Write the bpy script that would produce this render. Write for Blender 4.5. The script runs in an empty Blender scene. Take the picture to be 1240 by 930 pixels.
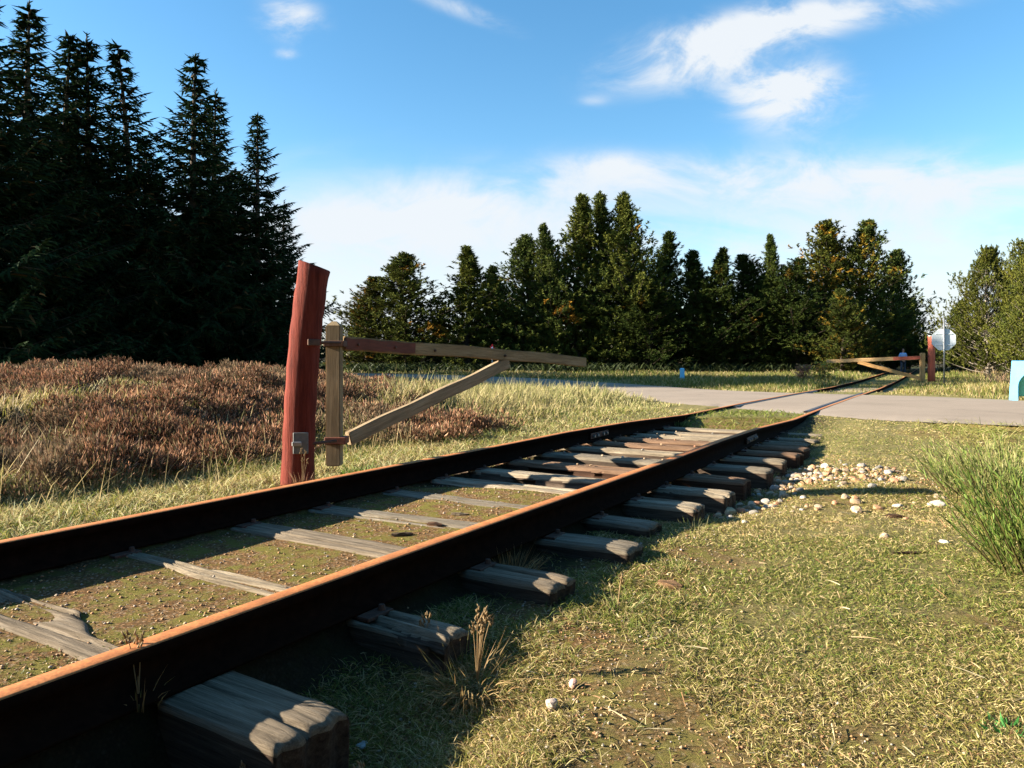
import bpy, bmesh, math, random
import numpy as np
from mathutils import Vector, Matrix
R = math.radians
sc = bpy.context.scene
col = sc.collection
rng = np.random.default_rng(7)
random.seed(7)

# ------------------------------------------------------------------ camera, sky, sun, exposure
cam_d = bpy.data.cameras.new('camera'); cam = bpy.data.objects.new('camera', cam_d); col.objects.link(cam)
cam.location = (0, 0, 1.0); cam.rotation_euler = (R(90), 0, 0)
cam_d.sensor_width = 36; cam_d.lens = 900/1240*36; cam_d.shift_y = -35/1240
cam_d.clip_start = 0.05; cam_d.clip_end = 9000
sc.camera = cam
SUN_EL, SUN_AZ = 19.8, -91.0            # azimuth clockwise from +Y
w = bpy.data.worlds.new('World'); sc.world = w; w.use_nodes = True
nt = w.node_tree; N = nt.nodes; L = nt.links; N.clear()
def nd(t, **k):
    n = N.new(t)
    for a, b in k.items(): setattr(n, a, b)
    return n
def mth(op, a, b=None, c=None, clamp=False):
    n = nd('ShaderNodeMath', operation=op, use_clamp=clamp)
    for i, v in enumerate((a, b, c)):
        if v is None: continue
        if isinstance(v, (int, float)): n.inputs[i].default_value = v
        else: L.new(v, n.inputs[i])
    return n.outputs[0]
out = nd('ShaderNodeOutputWorld')
sky = nd('ShaderNodeTexSky', sky_type='NISHITA', sun_disc=False, sun_elevation=R(SUN_EL), sun_rotation=R(SUN_AZ))
sky.air_density = 1.0; sky.dust_density = 0.3; sky.ozone_density = 2.2
hsv = nd('ShaderNodeHueSaturation'); hsv.inputs['Hue'].default_value = 0.493; hsv.inputs['Saturation'].default_value = 1.24
L.new(sky.outputs[0], hsv.inputs['Color'])
bg = nd('ShaderNodeBackground'); L.new(hsv.outputs[0], bg.inputs[0]); bg.inputs[1].default_value = 0.061
tc = nd('ShaderNodeTexCoord'); sx = nd('ShaderNodeSeparateXYZ'); L.new(tc.outputs['Generated'], sx.inputs[0])
yy = mth('MAXIMUM', mth('ABSOLUTE', sx.outputs[1]), 0.05)
A = mth('DIVIDE', sx.outputs[0], yy); Eo = mth('DIVIDE', sx.outputs[2], yy)
cmb = nd('ShaderNodeCombineXYZ'); L.new(A, cmb.inputs[0]); L.new(Eo, cmb.inputs[1])
def wnoise(sxx, syy, det, rough, dist, off=0.0, rot=0.0):
    mp = nd('ShaderNodeMapping'); mp.inputs['Scale'].default_value = (sxx, syy, 1); mp.inputs['Location'].default_value = (off, off*0.7, off)
    mp.inputs['Rotation'].default_value = (0, 0, rot)
    L.new(cmb.outputs[0], mp.inputs[0])
    n = nd('ShaderNodeTexNoise'); n.inputs['Scale'].default_value = 1; n.inputs['Detail'].default_value = det
    n.inputs['Roughness'].default_value = rough; n.inputs['Distortion'].default_value = dist
    L.new(mp.outputs[0], n.inputs['Vector']); return n.outputs[0]
def blob(px, py, wx, wy, amp, rot=0.0):
    a0 = (px-620)/900; e0 = (430-py)/900
    da = mth('SUBTRACT', A, a0); de = mth('SUBTRACT', Eo, e0)
    c, s = math.cos(rot), math.sin(rot)
    u = mth('ADD', mth('MULTIPLY', da, c), mth('MULTIPLY', de, s))
    v = mth('ADD', mth('MULTIPLY', da, -s), mth('MULTIPLY', de, c))
    q = mth('ADD', mth('POWER', mth('DIVIDE', mth('ABSOLUTE', u), wx/900), 2.0), mth('POWER', mth('DIVIDE', mth('ABSOLUTE', v), wy/900), 2.0))
    return mth('MULTIPLY', mth('EXPONENT', mth('MULTIPLY', q, -1.0)), amp)
def sstep(v, lo, hi):
    n = nd('ShaderNodeMapRange', interpolation_type='SMOOTHSTEP'); L.new(v, n.inputs[0])
    n.inputs[1].default_value = lo; n.inputs[2].default_value = hi; return n.outputs[0]
blobs = [blob(350, 22, 42, 26, .85, -.2), blob(560, 12, 85, 13, .5, -.35), blob(345, 66, 16, 7, .5), blob(825, 68, 100, 36, 1.0, .2), blob(930, 36, 95, 30, .9, .3),
         blob(955, 112, 66, 40, 1.5, 0), blob(1060, 12, 120, 22, .55, .15), blob(718, 122, 20, 7, .28), blob(740, 198, 60, 14, .45),
         blob(900, 215, 180, 26, .45), blob(1180, 215, 230, 40, .5), blob(520, 255, 190, 40, .55, .15), blob(395, 175, 110, 12, .12, .2)]
tot = blobs[0]
for b_ in blobs[1:]: tot = mth('ADD', tot, b_)
fine = wnoise(7.0, 13.0, 9, .62, .55, 3.1, .15)
big = wnoise(2.0, 6.5, 7, .55, .3, 8.4)
f1 = mth('MULTIPLY', tot, mth('ADD', mth('MULTIPLY', sstep(fine, .30, .66), .95), .25))
low = sstep(Eo, .33, .12)                         # thin sheet that thickens toward the horizon
lowr = mth('MULTIPLY', low, mth('ADD', mth('MULTIPLY', sstep(big, .34, .60), .66), mth('MULTIPLY', sstep(fine, .35, .7), .22)))
cl = mth('ADD', f1, lowr)
cl = mth('MULTIPLY', mth('MULTIPLY', cl, sstep(sx.outputs[2], -.03, .03)), sstep(sx.outputs[1], .02, .25))
clf = mth('MINIMUM', mth('MULTIPLY', sstep(cl, .05, .95), .97), .97)
bgc = nd('ShaderNodeBackground'); bgc.inputs[0].default_value = (.90, .95, 1.0, 1); bgc.inputs[1].default_value = 0.225
mxs = nd('ShaderNodeMixShader'); L.new(clf, mxs.inputs[0]); L.new(bg.outputs[0], mxs.inputs[1]); L.new(bgc.outputs[0], mxs.inputs[2])
L.new(mxs.outputs[0], out.inputs[0])
sl = bpy.data.lights.new('sun', 'SUN'); sl.energy = 5.0; sl.angle = R(.5); sl.color = (1, .90, .74)
so = bpy.data.objects.new('sun', sl); col.objects.link(so)
S = Vector((math.cos(R(SUN_EL))*math.sin(R(SUN_AZ)), math.cos(R(SUN_EL))*math.cos(R(SUN_AZ)), math.sin(R(SUN_EL))))
so.rotation_euler = S.to_track_quat('Z', 'Y').to_euler(); so.location = S*50
vs = sc.view_settings; vs.view_transform = 'Standard'; vs.look = 'None'; vs.exposure = 2.12; vs.gamma = 1; vs.use_curve_mapping = False

# ------------------------------------------------------------------ helpers
def link(o, parent=None):
    col.objects.link(o)
    if parent is not None: o.parent = parent
    return o
def tag(o, label=None, cat=None, group=None, kind=None):
    if label: o['label'] = label
    if cat: o['category'] = cat
    if group: o['group'] = group
    if kind: o['kind'] = kind
    return o
def thing(name, label, cat, loc=(0, 0, 0), rz=0, group=None):
    o = bpy.data.objects.new(name, None); o.empty_display_size = .1; link(o)
    o.location = loc; o.rotation_euler = (0, 0, rz)
    return tag(o, label, cat, group)
def obj(name, me, mat=None, parent=None, loc=None):
    if mat is not None and len(me.materials) == 0: me.materials.append(mat)
    o = bpy.data.objects.new(name, me); link(o, parent)
    if loc is not None: o.location = loc
    return o
def np_mesh(name, V, F=None, quads=None, tris=None, colr=None, smooth=False):
    me = bpy.data.meshes.new(name)
    V = np.asarray(V, dtype=np.float32)
    me.vertices.add(len(V)); me.vertices.foreach_set('co', V.ravel())
    idx = []; tot_ = []
    if quads is not None and len(quads): idx.append(np.asarray(quads, dtype=np.int32).ravel()); tot_.append(np.full(len(quads), 4, np.int32))
    if tris is not None and len(tris): idx.append(np.asarray(tris, dtype=np.int32).ravel()); tot_.append(np.full(len(tris), 3, np.int32))
    idx = np.concatenate(idx); tot_ = np.concatenate(tot_)
    me.loops.add(len(idx)); me.loops.foreach_set('vertex_index', idx)
    me.polygons.add(len(tot_))
    st = np.concatenate(([0], np.cumsum(tot_)[:-1])).astype(np.int32)
    me.polygons.foreach_set('loop_start', st); me.polygons.foreach_set('loop_total', tot_)
    me.update(calc_edges=True)
    if smooth: me.polygons.foreach_set('use_smooth', np.ones(len(tot_), bool))
    if colr is not None:
        ca = me.color_attributes.new('Col', 'FLOAT_COLOR', 'POINT')
        c4 = np.ones((len(V), 4), np.float32); c4[:, :3] = colr
        ca.data.foreach_set('color', c4.ravel())
    me.validate(); return me
def bm_mesh(bm, name='m', smooth=False):
    me = bpy.data.meshes.new(name); bmesh.ops.recalc_face_normals(bm, faces=bm.faces); bm.to_mesh(me); bm.free()
    if smooth:
        for p in me.polygons: p.use_smooth = True
    return me
def box_bm(bm, lo, hi, M=None, bevel=0.0, seg=1):
    vs_ = []
    for x in (lo[0], hi[0]):
        for y in (lo[1], hi[1]):
            for z in (lo[2], hi[2]):
                p = Vector((x, y, z)); vs_.append(bm.verts.new(M @ p if M else p))
    fs = [(0, 1, 3, 2), (4, 6, 7, 5), (0, 4, 5, 1), (2, 3, 7, 6), (0, 2, 6, 4), (1, 5, 7, 3)]
    faces = [bm.faces.new([vs_[i] for i in f]) for f in fs]
    if bevel:
        es = list({e for f in faces for e in f.edges})
        bmesh.ops.bevel(bm, geom=es, offset=bevel, segments=seg, affect='EDGES', profile=.5)
def tube_np(pts, rad, n=8, cap=True):
    pts = [Vector(p) for p in pts]; V = []; Q = []; T = []
    up = Vector((0, 0, 1)); prev = None
    for i, p in enumerate(pts):
        t = (pts[min(i+1, len(pts)-1)]-pts[max(i-1, 0)]).normalized()
        if prev is None:
            a = up if abs(t.z) < .9 else Vector((1, 0, 0)); x = t.cross(a).normalized()
        else: x = (prev - t*prev.dot(t)).normalized()
        prev = x; y = t.cross(x)
        for k in range(n):
            a = 2*math.pi*k/n; V.append(p+(x*math.cos(a)+y*math.sin(a))*rad[i])
    for i in range(len(pts)-1):
        for k in range(n): Q.append((i*n+k, i*n+(k+1) % n, (i+1)*n+(k+1) % n, (i+1)*n+k))
    if cap:
        V.append(pts[-1]); c = len(V)-1; b = (len(pts)-1)*n
        for k in range(n): T.append((b+k, b+(k+1) % n, c))
        V.append(pts[0]); c = len(V)-1
        for k in range(n): T.append(((k+1) % n, k, c))
    return [tuple(v) for v in V], Q, T
class MB:
    def __init__(s): s.V = []; s.Q = []; s.T = []; s.n = 0
    def add(s, V, Q=(), T=()):
        s.V += list(V); s.Q += [tuple(i+s.n for i in q) for q in Q]; s.T += [tuple(i+s.n for i in t) for t in T]; s.n = len(s.V)
    def tube(s, pts, rad, n=8, cap=True): s.add(*tube_np(pts, rad, n, cap))
    def mesh(s, name='m', smooth=True): return np_mesh(name, np.array(s.V), quads=s.Q, tris=s.T, smooth=smooth)
def smooth01(x, a, b):
    t = np.clip((x-a)/(b-a), 0, 1); return t*t*(3-2*t)
def vnoise(x, y, scale, seed=0, octv=1):
    x = np.asarray(x, float)*scale; y = np.asarray(y, float)*scale; tot_ = 0; amp = 1; norm = 0
    for o in range(octv):
        xi = np.floor(x).astype(np.int64); yi = np.floor(y).astype(np.int64); fx = x-xi; fy = y-yi
        fx = fx*fx*(3-2*fx); fy = fy*fy*(3-2*fy)
        def h(a, b):
            k = (a*374761393+b*668265263+(seed+o)*982451653) & 0x7fffffff
            k = ((k ^ (k >> 13))*1274126177) & 0x7fffffff
            return ((k ^ (k >> 16)) & 0xffff)/65535.0
        v = (h(xi, yi)*(1-fx)+h(xi+1, yi)*fx)*(1-fy)+(h(xi, yi+1)*(1-fx)+h(xi+1, yi+1)*fx)*fy
        tot_ = tot_+v*amp; norm += amp; amp *= .5; x = x*2.03+5.1; y = y*2.03+1.7
    return tot_/norm

# ------------------------------------------------------------------ materials
def new_mat(name):
    m = bpy.data.materials.new(name); m.use_nodes = True; t = m.node_tree; t.nodes.clear()
    o = t.nodes.new('ShaderNodeOutputMaterial'); b = t.nodes.new('ShaderNodeBsdfPrincipled'); t.links.new(b.outputs[0], o.inputs[0])
    return m, t, b, o
def ramp(t, fac, stops):
    r = t.nodes.new('ShaderNodeValToRGB'); e = r.color_ramp.elements
    while len(e) < len(stops): e.new(.5)
    for i, (p, c) in enumerate(stops): e[i].position = p; e[i].color = (*c, 1)
    t.links.new(fac, r.inputs[0]); return r.outputs[0]
def tnoise(t, scale, det=6, rough=.6, vec=None, coord='Object', sc3=(1, 1, 1), dist=0):
    tcn = t.nodes.new('ShaderNodeTexCoord'); mp = t.nodes.new('ShaderNodeMapping'); mp.inputs['Scale'].default_value = sc3
    t.links.new(tcn.outputs[coord], mp.inputs[0])
    n = t.nodes.new('ShaderNodeTexNoise'); n.inputs['Scale'].default_value = scale; n.inputs['Detail'].default_value = det
    n.inputs['Roughness'].default_value = rough; n.inputs['Distortion'].default_value = dist
    t.links.new(mp.outputs[0], n.inputs['Vector']); return n.outputs[0]
def mixc(t, fac, a, b, mode='MIX'):
    n = t.nodes.new('ShaderNodeMix'); n.data_type = 'RGBA'; n.blend_type = mode
    if isinstance(fac, (int, float)): n.inputs[0].default_value = fac
    else: t.links.new(fac, n.inputs[0])
    for i, v in ((6, a), (7, b)):
        if isinstance(v, tuple): n.inputs[i].default_value = (*v, 1)
        else: t.links.new(v, n.inputs[i])
    return n.outputs[2]
def bump(t, b, h, strength=.5, dist=.01):
    n = t.nodes.new('ShaderNodeBump'); n.inputs['Strength'].default_value = strength; n.inputs['Distance'].default_value = dist
    t.links.new(h, n.inputs['Height']); t.links.new(n.outputs[0], b.inputs['Normal'])
def simple(name, stops, scale=8, rough=.8, sc3=(1, 1, 1), bs=.4, bd=.005, metal=0, det=7, dist=0, coord='Object'):
    m, t, b, o = new_mat(name); n = tnoise(t, scale, det, .65, sc3=sc3, dist=dist, coord=coord)
    t.links.new(ramp(t, n, stops), b.inputs['Base Color']); b.inputs['Roughness'].default_value = rough; b.inputs['Metallic'].default_value = metal
    b.inputs['Specular IOR Level'].default_value = .25
    n2 = tnoise(t, scale*2.5, 5, .7, sc3=sc3, coord=coord); bump(t, b, n2, bs, bd); return m
def attr_col(t, name='Col'):
    a = t.nodes.new('ShaderNodeAttribute'); a.attribute_name = name; return a.outputs['Color']
def leaf_mat(name, transl=.3, rough=.6, objcol=False, spec=.2, tint=(1, 1, 1)):
    m, t, b, o = new_mat(name); c = attr_col(t)
    if objcol:
        oi = t.nodes.new('ShaderNodeObjectInfo'); c = mixc(t, 1.0, c, oi.outputs['Color'], 'MULTIPLY')
    t.links.new(c, b.inputs['Base Color']); b.inputs['Roughness'].default_value = rough; b.inputs['Specular IOR Level'].default_value = spec
    tr = t.nodes.new('ShaderNodeBsdfTranslucent'); t.links.new(c, tr.inputs[0])
    mx = t.nodes.new('ShaderNodeMixShader'); mx.inputs[0].default_value = transl
    t.links.new(b.outputs[0], mx.inputs[1]); t.links.new(tr.outputs[0], mx.inputs[2]); t.links.new(mx.outputs[0], o.inputs[0]); return m
M = {}
M['grass'] = leaf_mat('grass_blades', .35)
M['needle'] = leaf_mat('conifer_needles', .12, .8, True, .03)
M['heath'] = leaf_mat('heather_twigs', .15, .85, False, .05)
M['bark'] = simple('bark', [(.3, (.035, .026, .02)), (.7, (.10, .075, .055))], 6, .95, (1, 1, .25), .8, .02)
M['palebark'] = simple('pale_bark', [(.3, (.12, .10, .08)), (.7, (.28, .24, .19))], 6, .95, (1, 1, .25), .6, .01)
# rust on the rails
m, t, b, o = new_mat('rail_rust'); n = tnoise(t, 14, 8, .7); n2 = tnoise(t, 90, 4, .6); n3 = tnoise(t, 2.2, 4, .6)
c1 = ramp(t, n, [(.25, (.22, .075, .022)), (.5, (.46, .165, .045)), (.75, (.60, .25, .085))])
c2 = mixc(t, ramp(t, n2, [(.42, (0, 0, 0)), (.62, (.6, .6, .6))]), c1, (.26, .085, .028))
c3 = mixc(t, ramp(t, n3, [(.5, (0, 0, 0)), (.75, (.5, .5, .5))]), c2, (.30, .10, .034))
t.links.new(c3, b.inputs['Base Color']); b.inputs['Roughness'].default_value = .75; b.inputs['Specular IOR Level'].default_value = .3; bump(t, b, n2, .35, .002); M['rust'] = m
M['shaderust'] = simple('rail_side_painted_shade', [(.3, (.006, .0035, .0025)), (.7, (.017, .008, .005))], 20, .9, bs=.4)  # near-black colour paints shade onto the rail sides, web and foot
M['shaderust'].node_tree.nodes['Principled BSDF'].inputs['Specular IOR Level'].default_value = .02
M['railtop'] = simple('worn_rail_head', [(.3, (.18, .10, .06)), (.6, (.34, .17, .08)), (.8, (.42, .24, .13))], 20, .5, bs=.15, bd=.001, metal=.3)
# weathered sleeper wood: grain along local X
def wood(name, a, b_, c_, grain=(1.2, 26, 26), rough=.9, bs=.8):
    m, t, b, o = new_mat(name)
    n = tnoise(t, 2.0, 8, .7, sc3=grain, dist=.4); n2 = tnoise(t, 3, 5, .6); n3 = tnoise(t, 5.5, 7, .75, sc3=(.7, 20, 20), dist=.8)
    cc = ramp(t, n, [(.30, a), (.5, b_), (.72, c_)]); cc = mixc(t, ramp(t, n2, [(.4, (0, 0, 0)), (.75, (.5, .5, .5))]), cc, tuple(x*.55 for x in b_))
    cc = mixc(t, ramp(t, n3, [(.30, (.9, .9, .9)), (.40, (0, 0, 0))]), cc, tuple(x*.3 for x in a))
    oi = t.nodes.new('ShaderNodeObjectInfo'); cc = mixc(t, 1.0, cc, oi.outputs['Color'], 'MULTIPLY')
    n4 = tnoise(t, 9, 6, .8, sc3=(.5, 30, 30), dist=.3); cc = mixc(t, .55, cc, mixc(t, 1.0, cc, ramp(t, n4, [(.36, (.35, .33, .3)), (.6, (1.25, 1.22, 1.2))]), 'MULTIPLY'))
    t.links.new(cc, b.inputs['Base Color']); b.inputs['Roughness'].default_value = rough; b.inputs['Specular IOR Level'].default_value = .1
    ad = t.nodes.new('ShaderNodeMath'); ad.operation = 'ADD'; t.links.new(n3, ad.inputs[0]); t.links.new(n4, ad.inputs[1]); bump(t, b, ad.outputs[0], bs, .008); return m
M['sleeper'] = wood('sleeper_wood', (.065, .052, .038), (.235, .195, .145), (.36, .315, .25))
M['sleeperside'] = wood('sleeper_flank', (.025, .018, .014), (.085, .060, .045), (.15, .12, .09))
M['gatewood'] = wood('gate_timber', (.16, .115, .07), (.33, .25, .155), (.44, .35, .24), (1.0, 14, 14), .8, .35)
M['orangewood'] = wood('fresh_gate_timber', (.34, .20, .09), (.52, .31, .13), (.60, .40, .2), (1.0, 14, 14), .8, .3)
# red painted post
m, t, b, o = new_mat('red_post_paint'); n = tnoise(t, 3, 8, .7, sc3=(9, 9, .8)); n2 = tnoise(t, 1.7, 4, .6)
cc = ramp(t, n, [(.25, (.035, .007, .005)), (.5, (.14, .024, .014)), (.78, (.22, .052, .033))]); cc = mixc(t, ramp(t, n2, [(.5, (0, 0, 0)), (.8, (.35, .35, .35))]), cc, (.14, .05, .035))
t.links.new(cc, b.inputs['Base Color']); b.inputs['Specular IOR Level'].default_value = .12; b.inputs['Roughness'].default_value = .8; bump(t, b, n, 1.0, .012); M['redpost'] = m
M['redpaint'] = simple('worn_red_paint', [(.3, (.10, .035, .022)), (.7, (.20, .06, .038))], 12, .7, (1, 4, 4))
M['iron'] = simple('rusty_iron', [(.3, (.05, .03, .022)), (.7, (.15, .075, .05))], 20, .7, metal=.3)
M['zinc'] = simple('zinc_plate', [(.3, (.22, .22, .21)), (.7, (.38, .38, .37))], 10, .45, metal=.7, bs=.1)
M['dullzinc'] = simple('dull_zinc', [(.3, (.10, .10, .095)), (.7, (.19, .19, .18))], 18, .6, metal=.3, bs=.2)
M['blue'] = simple('light_blue_paint', [(.3, (.15, .47, .74)), (.7, (.20, .55, .82))], 4, .45, bs=.05)
M['green'] = simple('green_panel', [(.3, (.16, .50, .30)), (.7, (.22, .58, .36))], 4, .5, bs=.05)
M['signback'] = simple('sign_back', [(.3, (.48, .53, .56)), (.7, (.58, .63, .66))], 3, .5, bs=.05)
M['stone'] = None
m, t, b, o = new_mat('pebble'); oi = t.nodes.new('ShaderNodeObjectInfo'); n = tnoise(t, 30, 6, .7)
cc = mixc(t, 1.0, ramp(t, n, [(.3, (.65, .62, .6)), (.7, (1, 1, 1))]), oi.outputs['Color'], 'MULTIPLY'); t.links.new(cc, b.inputs['Base Color']); b.inputs['Roughness'].default_value = .8; bump(t, b, n, .4, .004); M['stone'] = m
m, t, b, o = new_mat('gravel_stones'); t.links.new(attr_col(t), b.inputs['Base Color']); b.inputs['Roughness'].default_value = .85; M['gravel'] = m
# road
m, t, b, o = new_mat('asphalt'); n = tnoise(t, 160, 4, .7); n2 = tnoise(t, .6, 6, .65); n3 = tnoise(t, 1.1, 7, .75, sc3=(1, .55, 1), dist=.5)
cc = ramp(t, n2, [(.3, (.22, .172, .13)), (.55, (.30, .238, .182)), (.8, (.37, .30, .235))]); cc = mixc(t, .5, cc, ramp(t, n, [(.35, (.15, .125, .105)), (.7, (.42, .36, .30))]))
cc = mixc(t, ramp(t, n3, [(.30, (.6, .6, .6)), (.42, (0, 0, 0)), (.62, (0, 0, 0)), (.74, (.35, .35, .35))]), cc, (.13, .11, .095))
t.links.new(cc, b.inputs['Base Color']); b.inputs['Specular IOR Level'].default_value = .0; b.inputs['Roughness'].default_value = 1; bump(t, b, n, .4, .004); M['road'] = m
# ground: R = bare gravelly soil, G = dark litter under heather and trees plus painted shade by the rails, B = green
m, t, b, o = new_mat('ground_soil'); at_ = attr_col(t); sp = t.nodes.new('ShaderNodeSeparateColor'); t.links.new(at_, sp.inputs[0])
n = tnoise(t, 2.2, 8, .7); n2 = tnoise(t, 110, 6, .8); n3 = tnoise(t, 9, 6, .7); vor = t.nodes.new('ShaderNodeTexVoronoi'); vor.inputs['Scale'].default_value = 85
tcn = t.nodes.new('ShaderNodeTexCoord'); t.links.new(tcn.outputs['Object'], vor.inputs['Vector'])
lawn = mixc(t, ramp(t, n, [(.35, (0, 0, 0)), (.65, (1, 1, 1))]), (.20, .165, .05), (.31, .235, .10))
lawn = mixc(t, ramp(t, n3, [(.40, (.8, .8, .8)), (.60, (0, 0, 0))]), lawn, (.085, .10, .022))
lawn = mixc(t, .5, lawn, ramp(t, n2, [(.35, (.09, .075, .03)), (.65, (.33, .275, .13))]))
peb = ramp(t, vor.outputs['Color'], [(.15, (.17, .075, .028)), (.4, (.34, .175, .065)), (.65, (.42, .24, .11)), (.9, (.50, .38, .27))])
gr = mixc(t, ramp(t, vor.outputs['Distance'], [(.1, (0, 0, 0)), (.6, (.85, .85, .85))]), peb, (.09, .055, .022))
gr = mixc(t, ramp(t, n3, [(.46, (0, 0, 0)), (.58, (.85, .85, .85))]), gr, (.17, .155, .03))
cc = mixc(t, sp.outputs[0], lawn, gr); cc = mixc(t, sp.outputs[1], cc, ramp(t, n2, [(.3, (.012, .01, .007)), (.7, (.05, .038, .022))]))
cc = mixc(t, sp.outputs[2], cc, ramp(t, n2, [(.3, (.04, .06, .01)), (.7, (.13, .17, .04))]))
t.links.new(cc, b.inputs['Base Color']); b.inputs['Roughness'].default_value = 1; b.inputs['Specular IOR Level'].default_value = .1
mm = t.nodes.new('ShaderNodeMath'); mm.operation = 'ADD'; t.links.new(n2, mm.inputs[0]); t.links.new(n3, mm.inputs[1]); bump(t, b, mm.outputs[0], 1.0, .02); M['ground'] = m

# ------------------------------------------------------------------ track and terrain functions
def cx(Y):
    Y = np.asarray(Y, float); x1 = (-2.625+.5215*Y)/.8533; x2 = -2.9+.578*Y; s = smooth01(Y, 5, 9); return x1*(1-s)+x2*s
ZRY = [-5, 7, 8.5, 10.5, 13.7, 17, 24.6, 33, 45, 60]; ZRZ = [.235, .235, .20, .125, .09, .04, -.09, -.16, -.18, -.15]
def zr(Y): return np.interp(Y, ZRY, ZRZ)
def cdist(X, Y): return (X-cx(Y))*.860
NEAR = [(40, 0), (14, 6.1), (6.2, 9.0), (5.25, 10.2), (4.45, 12.0), (3.55, 14.0), (2.6, 17.0), (1.6, 20.5), (.5, 26.5), (-1.8, 34), (-6, 41), (-14, 46.0), (-60, 58)]
FAR = [(40, 6), (22, 12.2), (11.2, 15.6), (10.2, 18.3), (9.0, 19.6), (7.8, 20.8), (6.9, 22.5), (6.1, 25.5), (4.5, 31), (1.5, 38), (-4, 45), (-13, 50.5), (-60, 64)]
def in_road(X, Y, pad=0.0):
    poly = NEAR+FAR[::-1]; X = np.asarray(X, float); Y = np.asarray(Y, float); ins = np.zeros(X.shape, bool)
    n = len(poly)
    for i in range(n):
        x1, y1 = poly[i]; x2, y2 = poly[(i+1) % n]
        c = ((y1 > Y) != (y2 > Y)) & (X < (x2-x1)*(Y-y1)/((y2-y1) if y2 != y1 else 1e-9)+x1); ins ^= c
    return ins
def bank(X, Y):
    a = smooth01(-X, 0.6, 6.0)*smooth01(Y, 4.5, 9.5)*(1-smooth01(Y, 18, 27))*smooth01(-cdist(X, Y), 1.9, 4.6)
    hum = smooth01(-cdist(X, Y), 2.1, 3.3)*(1-smooth01(Y, 15, 20))*smooth01(-X, .2, 1.6)
    return .42*a+hum*(.55*(vnoise(X, Y, .8, 3, 2)-.45)+.16*(vnoise(X, Y, 2.2, 5)-.5))
def ground_z(X, Y):
    X = np.asarray(X, float); Y = np.asarray(Y, float); c = cdist(X, Y)
    base = np.interp(Y, [-50, 5, 7, 9, 10.5, 12, 19, 23, 33, 45, 60, 200], [0, 0, .03, .06, .09, .085, -.02, -.15, -.21, -.22, -.18, -.15])
    base = np.where(X > 30, base*1.0, base)
    wob = .035*(vnoise(X, Y, 1.1, 11, 2)-.5)+.016*(vnoise(X, Y, 6, 12, 2)-.5)
    z = base+wob+bank(X, Y)
    r = zr(Y); nearr = 1-smooth01(Y, 10.2, 11.6)
    # left of the track
    left = smooth01(-c, .75, 1.0)*(1-smooth01(-c, 1.6, 2.6))*nearr; z = z*(1-left)+left*(np.where(Y < 8, .075, r-.10)+wob)
    # ditch outside the right rail
    dit = smooth01(c, .78, .9)*(1-smooth01(c, 1.25, 1.75))*nearr
    z = z*(1-dit)+dit*(np.interp(Y, [1.9, 2.3, 2.6, 4.0, 4.6, 5.1, 7, 8.5, 11], [-.12, -.05, .0, .02, 0, -.055, -.05, -.01, .06])+wob*1.2)
    # between the rails
    mid = 1-smooth01(np.abs(c), .74, .84)
    expo = smooth01(Y+.25*c, 5.0, 5.8)*(1-smooth01(Y, 9.0, 10.4))
    zm = (r-.140)-.020+.5*wob+.012*(vnoise(X, Y, 2.2, 21, 2)-.45) - expo*.115
    zm = zm+smooth01(Y, 10.2, 11.2)*.10
    z = z*(1-mid)+mid*zm
    und = smooth01(np.abs(c), .68, .72)*(1-smooth01(np.abs(c), .78, .82))*nearr; z = np.maximum(z, und*(r-.138-.03*expo)+(1-und)*-9)
    rd = in_road(X, Y); z = np.where(rd, r-.045, z)
    far = smooth01(Y, 20, 24)*(np.abs(c) < 2.0); z = z*(1-far)+far*(r-.12+.3*wob)
    z = np.where((Y > 11.0) & (Y < 22) & (~rd) & (np.abs(c) < 1.0), r-.035, z)
    return z
def gz(x, y): return float(ground_z(np.array([x]), np.array([y]))[0])

# ------------------------------------------------------------------ ground sheet
def axis(a, b, step, lo, hi):
    v = list(np.arange(a, b, step)); s = step; x = v[-1]
    while x < hi: s *= 1.16; x += s; v.append(x)
    s = step; x = a; u = []
    while x > lo: s *= 1.16; x -= s; u.append(x)
    return np.array(u[::-1]+v)
xs = axis(-6.5, 8.5, .05, -4000, 4000); ys = axis(1.0, 14.5, .045, -300, 6000)
XX, YY = np.meshgrid(xs, ys); Z = ground_z(XX.ravel(), YY.ravel()).reshape(XX.shape)
Vg = np.stack([XX.ravel(), YY.ravel(), Z.ravel()], 1)
nx, ny = len(xs), len(ys); ii = np.arange(nx-1)[None, :]+np.arange(ny-1)[:, None]*nx
Qg = np.stack([ii, ii+1, ii+1+nx, ii+nx], -1).reshape(-1, 4)
Xr, Yr = XX.ravel(), YY.ravel(); C = cdist(Xr, Yr)
bare = np.where((np.abs(C) < .84) & (Yr < 11), 1.0, 0.0)
bare = np.maximum(bare, (1-smooth01(np.abs(C-1.35+.15*vnoise(Xr, Yr, 1.5, 31)), .1, .75))*(1-smooth01(Yr, 3.4, 4.6)))
bare = np.maximum(bare, (1-smooth01(np.hypot(Xr-.5, Yr-1.9), .3, .9))*.7)
bare = np.maximum(bare, smooth01(vnoise(Xr, Yr, .8, 33, 2), .60, .74)*.7*(C > 1.2))
litter_shade = np.clip(smooth01(-C, 2.6, 4.2)*(1-smooth01(Yr, 14, 20))*smooth01(-Xr, .4, 1.5), 0, 1)
litter_shade = np.maximum(litter_shade, smooth01(Yr, 47, 50)*(1-smooth01(Yr, 90, 120))); litter_shade = np.maximum(litter_shade, smooth01(Yr, 28, 31)*smooth01(-Xr, 6, 9))
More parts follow.
